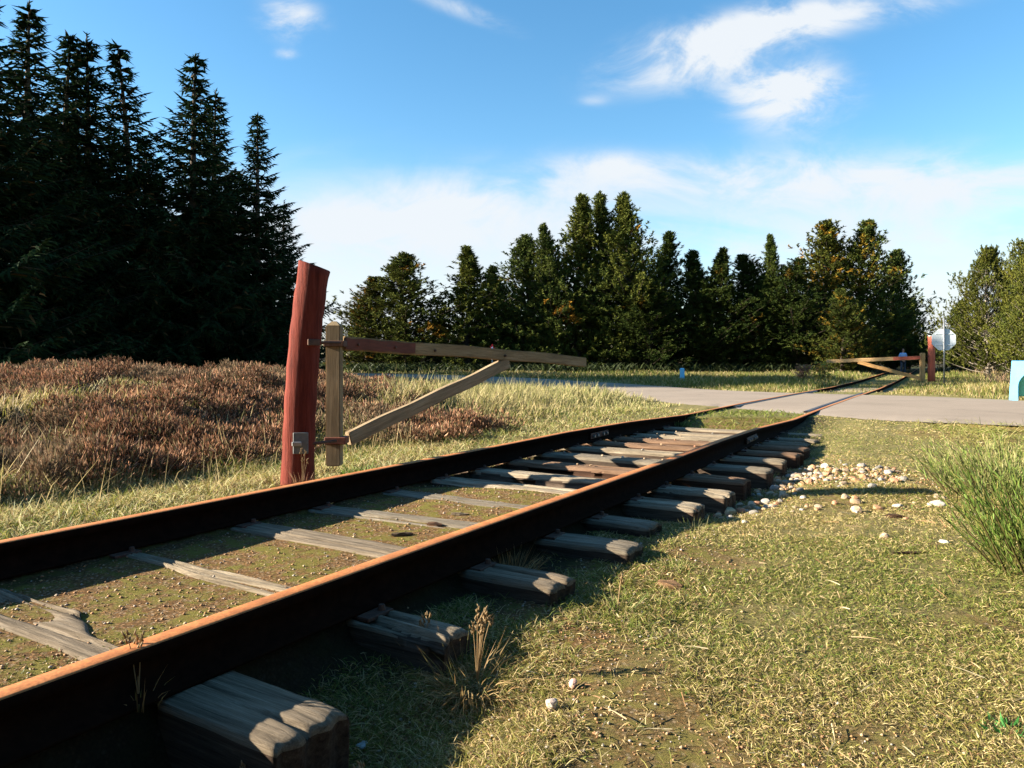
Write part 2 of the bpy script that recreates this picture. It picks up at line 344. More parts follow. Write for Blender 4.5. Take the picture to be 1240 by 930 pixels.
litter_shade = np.maximum(litter_shade, (1-smooth01(C, .95, 1.25))*(C > .66)*.9*(Yr < 11)*(Yr > 0)); litter_shade = np.maximum(litter_shade, ((C > -.84) & (C < -.6) & (Yr < 11) & (Yr > 0))*.5); litter_shade = np.maximum(litter_shade, ((C > .78) & (C < 1.3) & (Yr > 4.6) & (Yr < 9))*.8); litter_shade = np.maximum(litter_shade, ((np.abs(C) < .78) & (Yr > 5.2) & (Yr < 9.3))*.75)  # dark strips by the rails and in the hollow: shade painted into the ground
green = np.where((np.abs(C) < .84) & (Yr >= 10.6), .25, 0)
cg = np.stack([bare, litter_shade, green], 1)
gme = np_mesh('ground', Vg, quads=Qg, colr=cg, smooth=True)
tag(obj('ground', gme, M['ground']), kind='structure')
# road: a sheet following the crossing, edges irregular
def resample(P, n):
    P = np.array(P, float); d = np.concatenate(([0], np.cumsum(np.hypot(*np.diff(P, axis=0).T)))); s = np.linspace(0, 1, n)
    return np.stack([np.interp(s*d[-1], d, P[:, 0]), np.interp(s*d[-1], d, P[:, 1])], 1)
# pair the two edges point by point through their control points
def pairres(P, k):
    outp = []
    for i in range(len(P)-1):
        for j in range(k): f = j/k; outp.append((P[i][0]*(1-f)+P[i+1][0]*f, P[i][1]*(1-f)+P[i+1][1]*f))
    outp.append(P[-1]); return np.array(outp)
a_, b_ = pairres(NEAR, 24), pairres(FAR, 24); nw = 12
for e_, sg in ((a_, -1), (b_, 1)):
    kk = np.arange(len(e_)); e_[:, 1] += .10*(vnoise(kk*.37, kk*0, 1, 40+sg)-.5)+sg*.02; e_[:, 0] += .10*(vnoise(kk*.31, kk*0, 1, 50+sg)-.5)
Vr = []
for j in range(nw+1): f = j/nw; Vr.append(a_*(1-f)+b_*f)
Vr = np.array(Vr); Zr = zr(Vr[..., 1])-.010; Zr[0] -= .03; Zr[-1] -= .03
V3 = np.concatenate([Vr, Zr[..., None]], -1).reshape(-1, 3); nn = len(a_)
ii = np.arange(nn-1)[None, :]+np.arange(nw)[:, None]*nn; Qr = np.stack([ii, ii+nn, ii+nn+1, ii+1], -1).reshape(-1, 4)
tag(obj('road', np_mesh('road', V3, quads=Qr, smooth=True), M['road']), kind='structure')

# ------------------------------------------------------------------ rails
def rail(off, label):
    prof = [(-.0325, 0), (-.034, -.008), (-.034, -.030), (-.009, -.042), (-.008, -.118), (-.060, -.130), (-.060, -.140), (.060, -.140), (.060, -.130), (.008, -.118), (.009, -.042), (.034, -.030), (.034, -.008), (.0325, 0), (.024, .003), (-.024, .003)]
    Ys = np.arange(.3, 62, .25); P = []
    for Y in Ys:
        X = float(cx(Y)); dx = float(cx(Y+.05)-cx(Y-.05))/.1; tl = math.hypot(dx, 1); nxv, nyv = 1/tl, -dx/tl
        zz = float(zr(Y)); wv = .004*math.sin(Y*1.3+off)
        for (a, b) in prof: P.append((X+nxv*(off+a+wv), Y+nyv*(off+a+wv), zz+b-.003))
    n = len(prof); Q = [(i*n+k, i*n+(k+1) % n, (i+1)*n+(k+1) % n, (i+1)*n+k) for i in range(len(Ys)-1) for k in range(n)]
    t_ = thing('rail', label, 'rail'); me = np_mesh('rail', P, quads=Q); me.materials.append(M['rust']); me.materials.append(M['shaderust'])
    mi = np.array([0 if (k in (0, 13, 14, 15, 1)) else 1 for i in range(len(Ys)-1) for k in range(n)], np.int32); me.polygons.foreach_set('material_index', mi)  # top and sunward head faces get rust, all others the painted shade
    obj('rail_bar', me, None, t_)
    return t_
def at_track(Y, off, z):
    X = float(cx(Y)); dx = float(cx(Y+.05)-cx(Y-.05))/.1; tl = math.hypot(dx, 1); return Vector((X+off/tl, Y-dx*off/tl, z)), math.atan2(1, dx)
railL = rail(-.76, 'rusty rail beside the foot of the tall red post, left of its pair')
railR = rail(.76, 'rusty rail nearest the lawn, sleeper ends sticking out beside it')
def fishplate(Y, off, side, parent):
    p, a = at_track(Y, off+side*.020, float(zr(Y))-.082)
    bm = bmesh.new(); box_bm(bm, (-.25, -.009, -.030), (.25, .009, .030), bevel=.004)
    f = obj('fishplate', bm_mesh(bm), M['iron'], parent); f.location = p; f.rotation_euler = (0, 0, a)
    for k in (-.18, -.08, .08, .18):
        bm = bmesh.new(); bmesh.ops.create_cone(bm, cap_ends=True, segments=6, radius1=.017, radius2=.015, depth=.024)
        bo = obj('bolt', bm_mesh(bm), M['zinc'], f); bo.location = (k, -side*-.018 if side < 0 else -.018, 0); bo.rotation_euler = (R(90), 0, 0)
fishplate(7.75, -.76, 1, railL); fishplate(8.15, .76, 1, railR)
# dark flangeway strip inside each rail through the road
def strip(off, w_, y0, y1, zoff, hgt, name, label, mat):
    Ys = np.arange(y0, y1, .3); P = []
    for Y in Ys:
        for a, b in ((-w_/2, 0), (w_/2, 0), (w_/2, -hgt), (-w_/2, -hgt)):
            p, _ = at_track(Y, off+a, float(zr(Y))+zoff+b); P.append(tuple(p))
    Q = [(i*4+k, i*4+(k+1) % 4, (i+1)*4+(k+1) % 4, (i+1)*4+k) for i in range(len(Ys)-1) for k in range(4)]+[(0, 1, 2, 3), tuple(len(P)-4+k for k in (3, 2, 1, 0))]
    return tag(obj(name, np_mesh(name, P, quads=Q), mat), label, 'rail')
M['darksteel'] = simple('dark_check_rail', [(.3, (.03, .03, .035)), (.7, (.10, .10, .11))], 14, .5, metal=.4)
strip(.655, .11, 12.2, 20.8, -.004, .08, 'check_rail', 'dark grey check rail set in the road inside the right rail', M['darksteel'])
strip(-.68, .06, 12.9, 21.6, -.006, .08, 'check_rail', 'thin dark check rail set in the road inside the left rail', M['darksteel'])

# ------------------------------------------------------------------ sleepers
def sleeper(Y, label, wd=.235, len0=-1.23, len1=1.23, z_off=-.140, tilt=0, tiltx=0, th=.15, tone=(1, 1, 1), seed=0, hole=False, split=0, yaw=0, name='sleeper', plates=True, ragged=.02):
    p, a = at_track(Y, 0, float(zr(Y))+z_off)
    rr = np.random.default_rng(100+seed)
    # local X runs across the track (to the right), local Y along the track
    root = thing(name, label, 'sleeper', p, a-math.pi/2+yaw, 'wooden sleepers under the rails')
    root.rotation_euler = (tilt, tiltx, a-math.pi/2+yaw)
    nxs = 110; nys = 40
    gx = np.linspace(len0, len1, nxs); gy = np.linspace(-1, 1, nys)
    GX, GY = np.meshgrid(gx, gy)
    hw = wd/2
    e_lo = -hw*(1-.10*(vnoise(gx, gx*0, 3, seed)-.3)-ragged*4*(vnoise(gx, gx*0, 9, seed+7)-.5)*.3)
    e_hi = hw*(1-.10*(vnoise(gx, gx*0, 3, seed+3)-.3)-ragged*4*(vnoise(gx, gx*0, 9, seed+8)-.5)*.3)
    if hole:
        e_lo = np.interp(gx, [-.4, -.2, .2, .7], [-.085, -.075, -.07, -.10]); e_hi = np.interp(gx, [-.9, -.32, -.10, 0.05, .20, .5], [.12, .14, .155, .10, .04, .035])
        e_lo = np.where(gx > .78, -.115, e_lo); e_hi = np.where(gx > .78, .115, e_hi)+.012*(vnoise(gx, gx*0, 14, 5)-.5)
    YL = e_lo[None, :]+(GY+1)/2*(e_hi-e_lo)[None, :]
    # grooves along the grain
    gv = vnoise(GX*0.55+seed, YL*34+vnoise(GX, YL, 2.5, seed)*1.2, 1.0, seed+1, 2); crack = np.clip((.40-gv)/.18, 0, 1)
    zt = -.007*vnoise(GX*3, YL*60, 1, seed+2, 2)-.034*crack*(.3+1.1*vnoise(GX, YL*9, 1.4, seed+9))
    endf = np.minimum(GX-len0, len1-GX); zt -= .012*np.exp(-endf/.03)
    zt -= .010*np.abs(GY)**6
    if split: zt -= .05*np.exp(-((YL-.02-.015*np.sin(GX*3))/.010)**2)*smooth01(GX, .5, 1.0)
    if hole: zt -= .07*np.exp(-((GX+.27)/.15)**2-((YL-.055)/.045)**2)
    ends = GX.copy()
    rag = .035*(vnoise(YL*22, YL*0, 1, seed+4, 2)-.5)
    GXr = GX+np.where(np.abs(GX-len1) < .12, rag*1.2, 0)+np.where(np.abs(GX-len0) < .12, rag, 0)
    V = np.stack([GXr, YL, zt], -1).reshape(-1, 3)
    Q = []
    ii = np.arange(nxs-1)[None, :]+np.arange(nys-1)[:, None]*nxs; Q.append(np.stack([ii, ii+1, ii+1+nxs, ii+nxs], -1).reshape(-1, 4))
    # side walls going down
    ring = list(range(nxs))+[nxs*j+nxs-1 for j in range(1, nys)]+[nxs*(nys-1)+i for i in range(nxs-2, -1, -1)]+[nxs*j for j in range(nys-2, 0, -1)]
    base = V[ring].copy(); cur = ring; nV = len(V); allV = [V]
    for k, dz in enumerate((.035, .08, th)):
        b2 = base.copy(); b2[:, 2] = -dz+.004*vnoise(base[:, 0]*8, base[:, 1]*8, 1, seed+k)
        out_ = .010*(vnoise(base[:, 0]*5+k, base[:, 1]*40, 1, seed+11, 2)-.5); b2[:, 0] *= 1+out_*.6; b2[:, 1] *= 1+out_*3
        ids = list(range(nV, nV+len(ring))); allV.append(b2); nV += len(ring)
        q = [(cur[(i+1) % len(ring)], cur[i], ids[i], ids[(i+1) % len(ring)]) for i in range(len(ring))]
        Q.append(np.array(q)); cur = ids
    me = np_mesh('beam', np.concatenate(allV), quads=np.concatenate(Q)[:, ::1], smooth=False)
    # consistent outside normals
    bm = bmesh.new(); bm.from_mesh(me); bmesh.ops.recalc_face_normals(bm, faces=bm.faces); bm.to_mesh(me); bm.free()
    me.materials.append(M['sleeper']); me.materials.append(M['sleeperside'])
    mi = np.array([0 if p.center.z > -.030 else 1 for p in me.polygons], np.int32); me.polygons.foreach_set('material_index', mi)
    bo = obj('beam', me, None, root); bo.color = (*tone, 1)
    if plates:
        for s in (-.76, .76):
            bm = bmesh.new(); box_bm(bm, (-.11, -.065, -.012), (.11, .065, .0015), bevel=.002)
            pl = obj('tie_plate', bm_mesh(bm), M['iron'], root); pl.location = (s, 0, .0)
            for q_ in (-1, 1):
                bm = bmesh.new(); bmesh.ops.create_cone(bm, cap_ends=True, segments=8, radius1=.016, radius2=.011, depth=.022)
                sp_ = obj('spike', bm_mesh(bm), M['iron'], pl); sp_.location = (q_*.085, q_*.03, .01)
    return root
def uY(u): return .8533*u+1.369
pale = (1.15, 1.12, 1.05); grey = (.95, .95, .93); brown = (.95, .70, .58); dark = (.6, .52, .46); wh = (1.4, 1.38, 1.32)
SL = [
 (uY(1.31), 'thick sleeper nearest the camera, deeply cracked sunlit end below the right rail', dict(hole=True, th=.19, tiltx=.006, z_off=-.139, len1=1.25, tone=(.95, .9, .84), seed=1, plates=False, wd=.205)),
 (uY(1.99), 'second sleeper from the camera, small pale end above the dry grass tuft', dict(tone=pale, seed=2, wd=.16, len1=1.19, z_off=-.145)),
 (uY(2.68), 'third sleeper from the camera, splintered notched end in the dark shadow', dict(tone=(.95, .9, .84), seed=3, wd=.20, z_off=-.145, split=1)),
 (uY(3.28), 'almost buried sleeper showing as a thin grey line in the gravel', dict(tone=grey, seed=4, z_off=-.148, wd=.2, yaw=.07, len1=1.28)),
 (uY(3.87), 'half buried flat sleeper just past the two wood chips', dict(tone=grey, seed=5, z_off=-.150, wd=.18)),
 (uY(4.43), 'whitish clean sleeper where the gravel filling ends', dict(tone=wh, seed=6, wd=.22)),
 (uY(4.95), 'whitish sleeper with pebbles lying along its near edge', dict(tone=wh, seed=7, wd=.2, split=1)),
 (uY(5.52), 'brown exposed sleeper with a lit rusty side, first over the hollow', dict(tone=brown, seed=8, wd=.23, th=.16)),
 (uY(6.12), 'grey brown exposed sleeper carrying the dark square patch of shadow', dict(tone=grey, seed=9, wd=.23, th=.16)),
 (uY(6.72), 'exposed sleeper with a bulging knotty top face', dict(tone=pale, seed=10, wd=.22, th=.16)),
 (uY(7.32), 'exposed sleeper with a row of small pebbles on top', dict(tone=brown, seed=11, wd=.22, th=.16)),
 (uY(7.92), 'red brown exposed sleeper, fourth before the road', dict(tone=brown, seed=12, wd=.22)),
 (uY(8.50), 'pale sleeper with a frayed end, third before the road', dict(tone=pale, seed=13, wd=.22)),
 (uY(9.10), 'pale thin sleeper, second before the road', dict(tone=pale, seed=14, wd=.2)),
 (uY(9.72), 'pale half grassed sleeper, last before the road', dict(tone=pale, seed=15, wd=.2, z_off=-.12)),
]
for i, (Y, lab, kw) in enumerate(SL):
    j = random.uniform(-.05, .05)
    kw.setdefault('len1', (1.225 if i < 5 else 1.30)+j); sleeper(Y, lab, len0=-1.22+random.uniform(-.05, .05), **kw)
for k in range(9):
    Y = 22.6+k*.62+ (0 if k < 6 else .1)
    sleeper(Y, ['weathered sleeper nearest the far edge of the road', 'second sleeper beyond the road', 'third sleeper beyond the road', 'fourth sleeper beyond the road', 'fifth sleeper beyond the road, midway to the far gate', 'sixth sleeper beyond the road', 'seventh sleeper beyond the road', 'eighth sleeper beyond the road, last but one of those showing', 'last sleeper showing before the far gate'][k], len1=1.2, z_off=-.10, tone=pale, seed=30+k, wd=.23, plates=False)

# ------------------------------------------------------------------ near gate
def lathe_curve(bm_pts, rad, n=28): return tube_np(bm_pts, rad, n)
P0 = Vector((-1.53, 5.30, 0)); gp = gz(P0.x, P0.y)
post = thing('gate_post', 'tall thick red painted wooden post leaning beside the left rail', 'post', (P0.x, P0.y, gp-.02))
mb = MB(); pts = []; rad = []
for k in range(25):
    f = k/24; z = -.15+f*(1.655-gp+.15); fz = max(0, z)/(1.6)
    x = .035*fz+.085*fz**2.6; pts.append((x, .02*fz, z)); rad.append(.117-.010*fz+(.006 if k < 4 else 0)+.003*math.sin(k*1.9))
V_, Q_, T_ = tube_np(pts, rad, 32, cap=False)
V_ = [Vector(v) for v in V_]
for i in range(25*32):
    a = (i % 32)/32*2*math.pi; V_[i] = V_[i]+Vector((math.cos(a*3+i//32*.12), math.sin(a*2), 0))*.003
for k in range(32): i = 24*32+k; V_[i].z += -(V_[i].x-pts[24][0])*.20
n0 = len(V_); cen = sum((V_[24*32+k] for k in range(32)), Vector())/32
for sc_, dz in ((.93, .006), (.5, .006)):
    for k in range(32): V_.append(cen+(V_[24*32+k]-cen)*sc_+Vector((0, 0, dz)))
V_.append(cen+Vector((0, 0, .004)))
for r_ in range(2):
    s0 = 24*32 if r_ == 0 else n0; s1 = n0+r_*32
    for k in range(32): Q_.append((s0+k, s0+(k+1) % 32, s1+(k+1) % 32, s1+k))
for k in range(32): T_.append((n0+32+k, n0+32+(k+1) % 32, len(V_)-1))
pole = obj('pole', np_mesh('pole', [tuple(v) for v in V_], quads=Q_, tris=T_, smooth=True), M['redpost'], post)
def boxobj(name, lo, hi, mat, parent, loc=(0, 0, 0), rot=(0, 0, 0), bevel=.004):
    bm = bmesh.new(); box_bm(bm, lo, hi, bevel=bevel); o = obj(name, bm_mesh(bm), mat, parent); o.location = loc; o.rotation_euler = rot; return o
def rod(name, a, b, r, mat, parent, n=10):
    mb = MB(); mb.tube([a, b], [r, r], n); return obj(name, mb.mesh(), mat, parent)
pz = lambda z: z-(gp-.02)
boxobj('hinge_plate', (-.052, -.006, -.075), (.052, .006, .075), M['dullzinc'], post, (.055, -.112, pz(.385)), (0, 0, .22))
boxobj('latch_block', (-.045, -.014, -.018), (.02, .014, .012), M['zinc'], post, (.045, -.128, pz(.385)), (0, 0, .22))
rod('hinge_pin', (.06, -.10, pz(.37)), (.235, .17, pz(.37)), .011, M['iron'], post)
rod('hinge_pin', (-.045, -.02, pz(1.09)), (.27, .17, pz(1.09)), .012, M['iron'], post)
boxobj('hinge_band', (-.05, -.008, -.022), (.05, .008, .022), M['iron'], post, (.135, -.07, pz(1.09)), (0, 0, .9))

def beam(name, a, b, w_, h_, mat, parent, roll_up=(0, 0, 1), seed=0, tone=(1, 1, 1), bevel=.006, bend=0, taper=1.0):
    """square timber from a to b (centre line): mesh along local X"""
    a = Vector(a); b = Vector(b); d = b-a; Ln = d.length; xa = d.normalized(); ya = Vector(roll_up).cross(xa).normalized(); za = xa.cross(ya)
    bm = bmesh.new(); box_bm(bm, (0, -w_/2, -h_/2), (Ln, w_/2, h_/2))
    es = [e for e in bm.edges if abs(e.verts[0].co.x-e.verts[1].co.x) > .5*Ln]
    bmesh.ops.subdivide_edges(bm, edges=es, cuts=24)
    for v in bm.verts:
        f = v.co.x/Ln; s = 1+(taper-1)*f; v.co.y *= s; v.co.z *= s
        v.co.z += bend*math.sin(math.pi*f)+.004*math.sin(f*17+seed); v.co.y += .003*math.sin(f*11+seed*2)
    bmesh.ops.bevel(bm, geom=[e for e in bm.edges if e.calc_face_angle(0) > 1.2], offset=bevel, segments=2, affect='EDGES')
    o = obj(name, bm_mesh(bm), mat, parent); Mx = Matrix((xa, ya, za)).transposed().to_4x4(); Mx.translation = a; o.matrix_local = Mx; o.color = (*tone, 1); return o
G0 = Vector((-1.328, 5.56, 0))
gate = thing('gate', 'weathered timber swing gate beside the tall red post, arm pointing to the road', 'gate', (G0.x, G0.y, gp), 0)
gl = lambda x, y, z: (x-G0.x, y-G0.y, z-gp)
# upright: square post with a chamfered top
bm = bmesh.new(); box_bm(bm, (-.054, -.054, .175), (.054, .054, 1.222))
top = [v for v in bm.verts if v.co.z > 1.2]; bmesh.ops.bevel(bm, geom=[e for e in bm.edges], offset=.007, segments=2, affect='EDGES')
ret = bmesh.ops.create_cone(bm, cap_ends=True, segments=4, radius1=.070, radius2=.022, depth=.032, matrix=Matrix.Translation((0, 0, 1.236)) @ Matrix.Rotation(R(45), 4, 'Z'))
me = bm_mesh(bm); MR = Matrix.Rotation(R(-90), 4, 'Y')
# mesh stored with grain along local X
me.transform(MR.inverted()); up_ = obj('upright', me, M['gatewood'], gate); up_.rotation_euler = (0, R(-90), 0); up_.location = gl(G0.x, G0.y, 0); up_.rotation_euler = (0, R(-90), 0)
up_.rotation_mode = 'XYZ'; up_.color = (.95, .93, .86, 1)
# the arm
a0 = Vector((-1.28, 5.62, 1.085)); a1 = Vector((.80, 8.20, .925)); dirA = (a1-a0).normalized()
arm = beam('arm', gl(*a0), gl(*a1), .060, .105, M['gatewood'], gate, seed=1, tone=(1.0, .92, .78), bend=.012, taper=.97)
sd = Vector((dirA.y, -dirA.x, 0)).normalized()
pa0 = a0+sd*.0325+Vector((0, 0, .004)); pa1 = pa0+dirA*.72
beam('red_face', gl(*pa0), gl(*pa1), .006, .085, M['redpaint'], gate, seed=3, bevel=.001)
bi = a0+dirA*1.98+Vector((0, 0, -.062)); b0 = Vector((-1.25, 5.66, .365))
beam('brace', gl(*b0), gl(*(bi+sd*.0)), .055, .105, M['gatewood'], gate, seed=5, tone=(1.05, 1.02, .98), bend=-.004)
boxobj('strap', (-.066, -.066, -.026), (.090, .066, .026), M['redpaint'], gate, gl(G0.x+.006, G0.y, .365), (0, 0, .0))
boxobj('strap', (-.066, -.066, -.022), (.085, .066, .022), M['iron'], gate, gl(G0.x, G0.y, 1.085), (0, 0, .0))
for f in (.12, .5, .95, 1.9):
    q = a0+dirA*f+sd*.037; mb = MB(); mb.tube([q-sd*.01-Vector(gl(0, 0, 0))*0, q+sd*.008], [.012, .010], 8); me = mb.mesh(); me.transform(Matrix.Translation(Vector((-G0.x, -G0.y, -gp)))); obj('bolt', me, M['iron'], gate)

# ------------------------------------------------------------------ far gate, its post, the stop sign
FP = Vector((18.62, 33.0)); fz = gz(FP.x, FP.y)
fpost = thing('gate_post', 'red painted post across the road beside the octagonal sign', 'post', (FP.x, FP.y, fz))
mb = MB(); mb.tube([(0, 0, -.2), (.0, 0, .6), (.01, 0, 1.3), (-.01, 0, 1.84-fz)], [.155, .148, .142, .135], 20)
M['redfar'] = simple('red_post_far', [(.3, (.36, .075, .04)), (.7, (.50, .13, .075))], 5, .7, (4, 4, .6))
obj('pole', mb.mesh(), M['redfar'], fpost); 
bm = bmesh.new(); bmesh.ops.create_cone(bm, cap_ends=True, segments=20, radius1=.145, radius2=.135, depth=.03); cpo = obj('cap', bm_mesh(bm), M['zinc'], fpost); cpo.location = (-.01, 0, 1.855-fz)
rod('hinge_pin', (-.1, 0, .93-fz), (-.32, .0, .93-fz), .02, M['iron'], fpost)
fg = Vector((18.22, 33.0)); fgate = thing('gate', 'honey coloured timber swing gate reaching over the track beyond the road', 'gate', (fg.x, fg.y, fz))
beam('upright', (0, 0, .06), (0, 0, 1.10-fz), .19, .19, M['orangewood'], fgate, roll_up=(0, 1, 0), seed=8, bevel=.03)
da = Vector((-.87, .49, 0)).normalized(); l0 = Vector((0, 0, .89-fz)); l1 = da*3.95+Vector((0, 0, .70-fz))
beam('arm', l0, l1, .09, .17, M['orangewood'], fgate, seed=9, tone=(1.05, 1.1, 1.2), bevel=.01)
fs_ = Vector((da.y, -da.x, 0)); fs_ = -fs_ if fs_.y > 0 else fs_
beam('red_face', l0+fs_*.05+da*.05, l0+fs_*.05+da*1.15+Vector((0, 0, -.05)), .012, .15, M['redfar'], fgate, bevel=.002)
beam('brace', Vector((0, 0, .16))+da*.02, da*2.6+Vector((0, 0, .68-fz)), .085, .16, M['orangewood'], fgate, seed=11, tone=(1.08, 1, .9), bevel=.01)
SX, SY = 17.43, 30.0; szg = gz(SX, SY)
sign = thing('stop_sign', 'octagonal road sign seen from its grey back beside the red post', 'road sign', (SX, SY, szg))
rod('pole', (0, -.035, -.2), (0, -.035, 2.5-szg), .032, M['zinc'], sign, 12)
bm = bmesh.new(); ro = .47
r_ = bmesh.ops.create_cone(bm, cap_ends=True, segments=8, radius1=ro, radius2=ro, depth=.022, matrix=Matrix.Rotation(R(90), 4, 'X') @ Matrix.Rotation(R(22.5), 4, 'Z'))
plate = obj('plate', bm_mesh(bm), M['signback'], sign); plate.location = (0, .012, 1.63-szg); 
for dz in (-.22, .22): boxobj('clamp', (-.3, -.012, -.018), (.3, .012, .018), M['signback'], sign, (0, -.005, 1.63-szg+dz))
sign.rotation_euler = (0, 0, R(-16))
# red face of the sign on the far side
M['signred'] = simple('sign_red', [(.3, (.45, .02, .02)), (.7, (.55, .03, .03))], 3, .4, bs=.02)
bm = bmesh.new(); bmesh.ops.create_cone(bm, cap_ends=True, segments=8, radius1=.45, radius2=.45, depth=.004, matrix=Matrix.Rotation(R(90), 4, 'X') @ Matrix.Rotation(R(22.5), 4, 'Z'))
fc = obj('face', bm_mesh(bm), M['signred'], sign); fc.location = (0, .0265, 1.63-szg)
# triangular warning sign far down the road
TX, TY = -1.15, 43.0; tz = gz(TX, TY)
M['signwhite'] = simple('sign_white', [(.3, (.75, .75, .75)), (.7, (.8, .8, .8))], 3, .4, bs=.02)
tri = thing('warning_sign', 'small triangular road sign with pale rim in front of the dark pines', 'road sign', (TX, TY, tz))
def tri_mesh(s, th):
    h = s*math.sqrt(3)/2; P = [(-s/2, -h/3), (s/2, -h/3), (0, 2*h/3)]
    V = [(x, y_, z) for y_ in (-th/2, th/2) for x, z in P]; return np_mesh('tri', V, quads=[(0, 1, 4, 3), (1, 2, 5, 4), (2, 0, 3, 5)], tris=[(0, 2, 1), (3, 4, 5)])
hz_ = 1.65-.46-tz
rod('pole', (0, .04, -.1), (0, .04, hz_+.2), .03, M['zinc'], tri)
o = obj('rim', tri_mesh(.80, .02), M['signred'], tri); o.location = (0, 0, hz_)
o = obj('panel', tri_mesh(.56, .006), M['signwhite'], tri); o.location = (0, -.014, hz_)
# short blue post on the far verge
def marker(px_, Y, lab, h_, w2):
    X = (px_-620)*Y/900; g = gz(X, Y); t_ = thing('marker_post', lab, 'post', (X, Y, g))
    boxobj('stake', (-w2, -w2*.5, -.1), (w2, w2*.5, h_), M['blue'], t_, bevel=.01)
    bm = bmesh.new(); bmesh.ops.create_cone(bm, cap_ends=True, segments=4, radius1=w2*1.35, radius2=w2*.9, depth=.05, matrix=Matrix.Rotation(R(45), 4, 'Z')); c_ = obj('cap', bm_mesh(bm), M['blue'], t_); c_.location = (0, 0, h_+.02); c_.scale = (1, .55, 1)
marker(826, 34.5, 'small bright blue post on the verge in front of the dark pines', .56, .10)
# light blue stand at the right edge of the photo
BX, BY = 10.75, 15.9
bz = gz(BX, BY); st = thing('roadside_stand', 'light blue stand with a curved leg and green panel at the right edge', 'stand', (BX, BY, bz), R(-34))
def arch_panel(W_, H_, leg, th, topb):
    bm = bmesh.new(); n = 18; outer = []; inner = []
    pts_ = [(0, 0), (leg, 0)]
    for k in range(n+1):
        a = math.pi-math.pi*k/n; cxx = W_/2; rw = W_/2-leg; pts_.append((cxx+rw*math.cos(a), (H_-topb-rw*.9)+rw*.9*math.sin(a)))
    pts_ += [(W_-leg, 0), (W_, 0), (W_-.03, H_), (.05, H_)]
    f = bm.faces.new([bm.verts.new((x, 0, z)) for x, z in pts_]); r = bmesh.ops.extrude_face_region(bm, geom=[f])
    for v in r['geom']:
        if isinstance(v, bmesh.types.BMVert): v.co.y += th
    bmesh.ops.bevel(bm, geom=[e for e in bm.edges if e.calc_face_angle(0) > 1], offset=.008, segments=2, affect='EDGES')
    return bm_mesh(bm)
obj('end_frame', arch_panel(1.1, .86, .17, .16, .20), M['blue'], st, (-.10, 0, 0))
obj('end_frame', arch_panel(1.1, .86, .17, .16, .20), M['blue'], st, (-.10, .95, 0))
boxobj('green_panel', (.02, .17, .10), (.9, .94, .70), M['green'], st, bevel=.02)

# ------------------------------------------------------------------ conifers
def blades_mesh(name, P, D, Ln, W, Ctip, Cbase, nseg=1, droop=0.0, Nn=None):
    """P base (n,3), D unit direction (n,3): flat pointed blades, n*5 vertices"""
    n = len(P); D = D/np.linalg.norm(D, axis=1, keepdims=True)
    if Nn is None: Nn = rng.normal(size=(n, 3))
    sd_ = np.cross(D, Nn); sd_ /= (np.linalg.norm(sd_, axis=1, keepdims=True)+1e-9)
    Ln = np.asarray(Ln).reshape(-1, 1)*np.ones((n, 1)); W = np.asarray(W).reshape(-1, 1)*np.ones((n, 1)); droop = np.asarray(droop).reshape(-1, 1)*np.ones((n, 1))
    g = np.array([[0, 0, -1.0]])
    mid = P+D*Ln*.5+g*droop*Ln*.22; tip = P+D*Ln+g*droop*Ln
    V = np.stack([P-sd_*W*.5, P+sd_*W*.5, mid-sd_*W*.42, mid+sd_*W*.42, tip], 1).reshape(-1, 3)
    k = np.arange(n)[:, None]*5
    Q = np.concatenate([k, k+1, k+3, k+2], 1); T = np.concatenate([k+2, k+3, k+4], 1)
    Cb = np.broadcast_to(Cbase, (n, 3)); Ct = np.broadcast_to(Ctip, (n, 3)); Cm = (Cb+Ct)/2
    C5 = np.stack([Cb, Cb, Cm, Cm, Ct], 1).reshape(-1, 3)
    return np_mesh(name, V, quads=Q, tris=T, colr=C5)
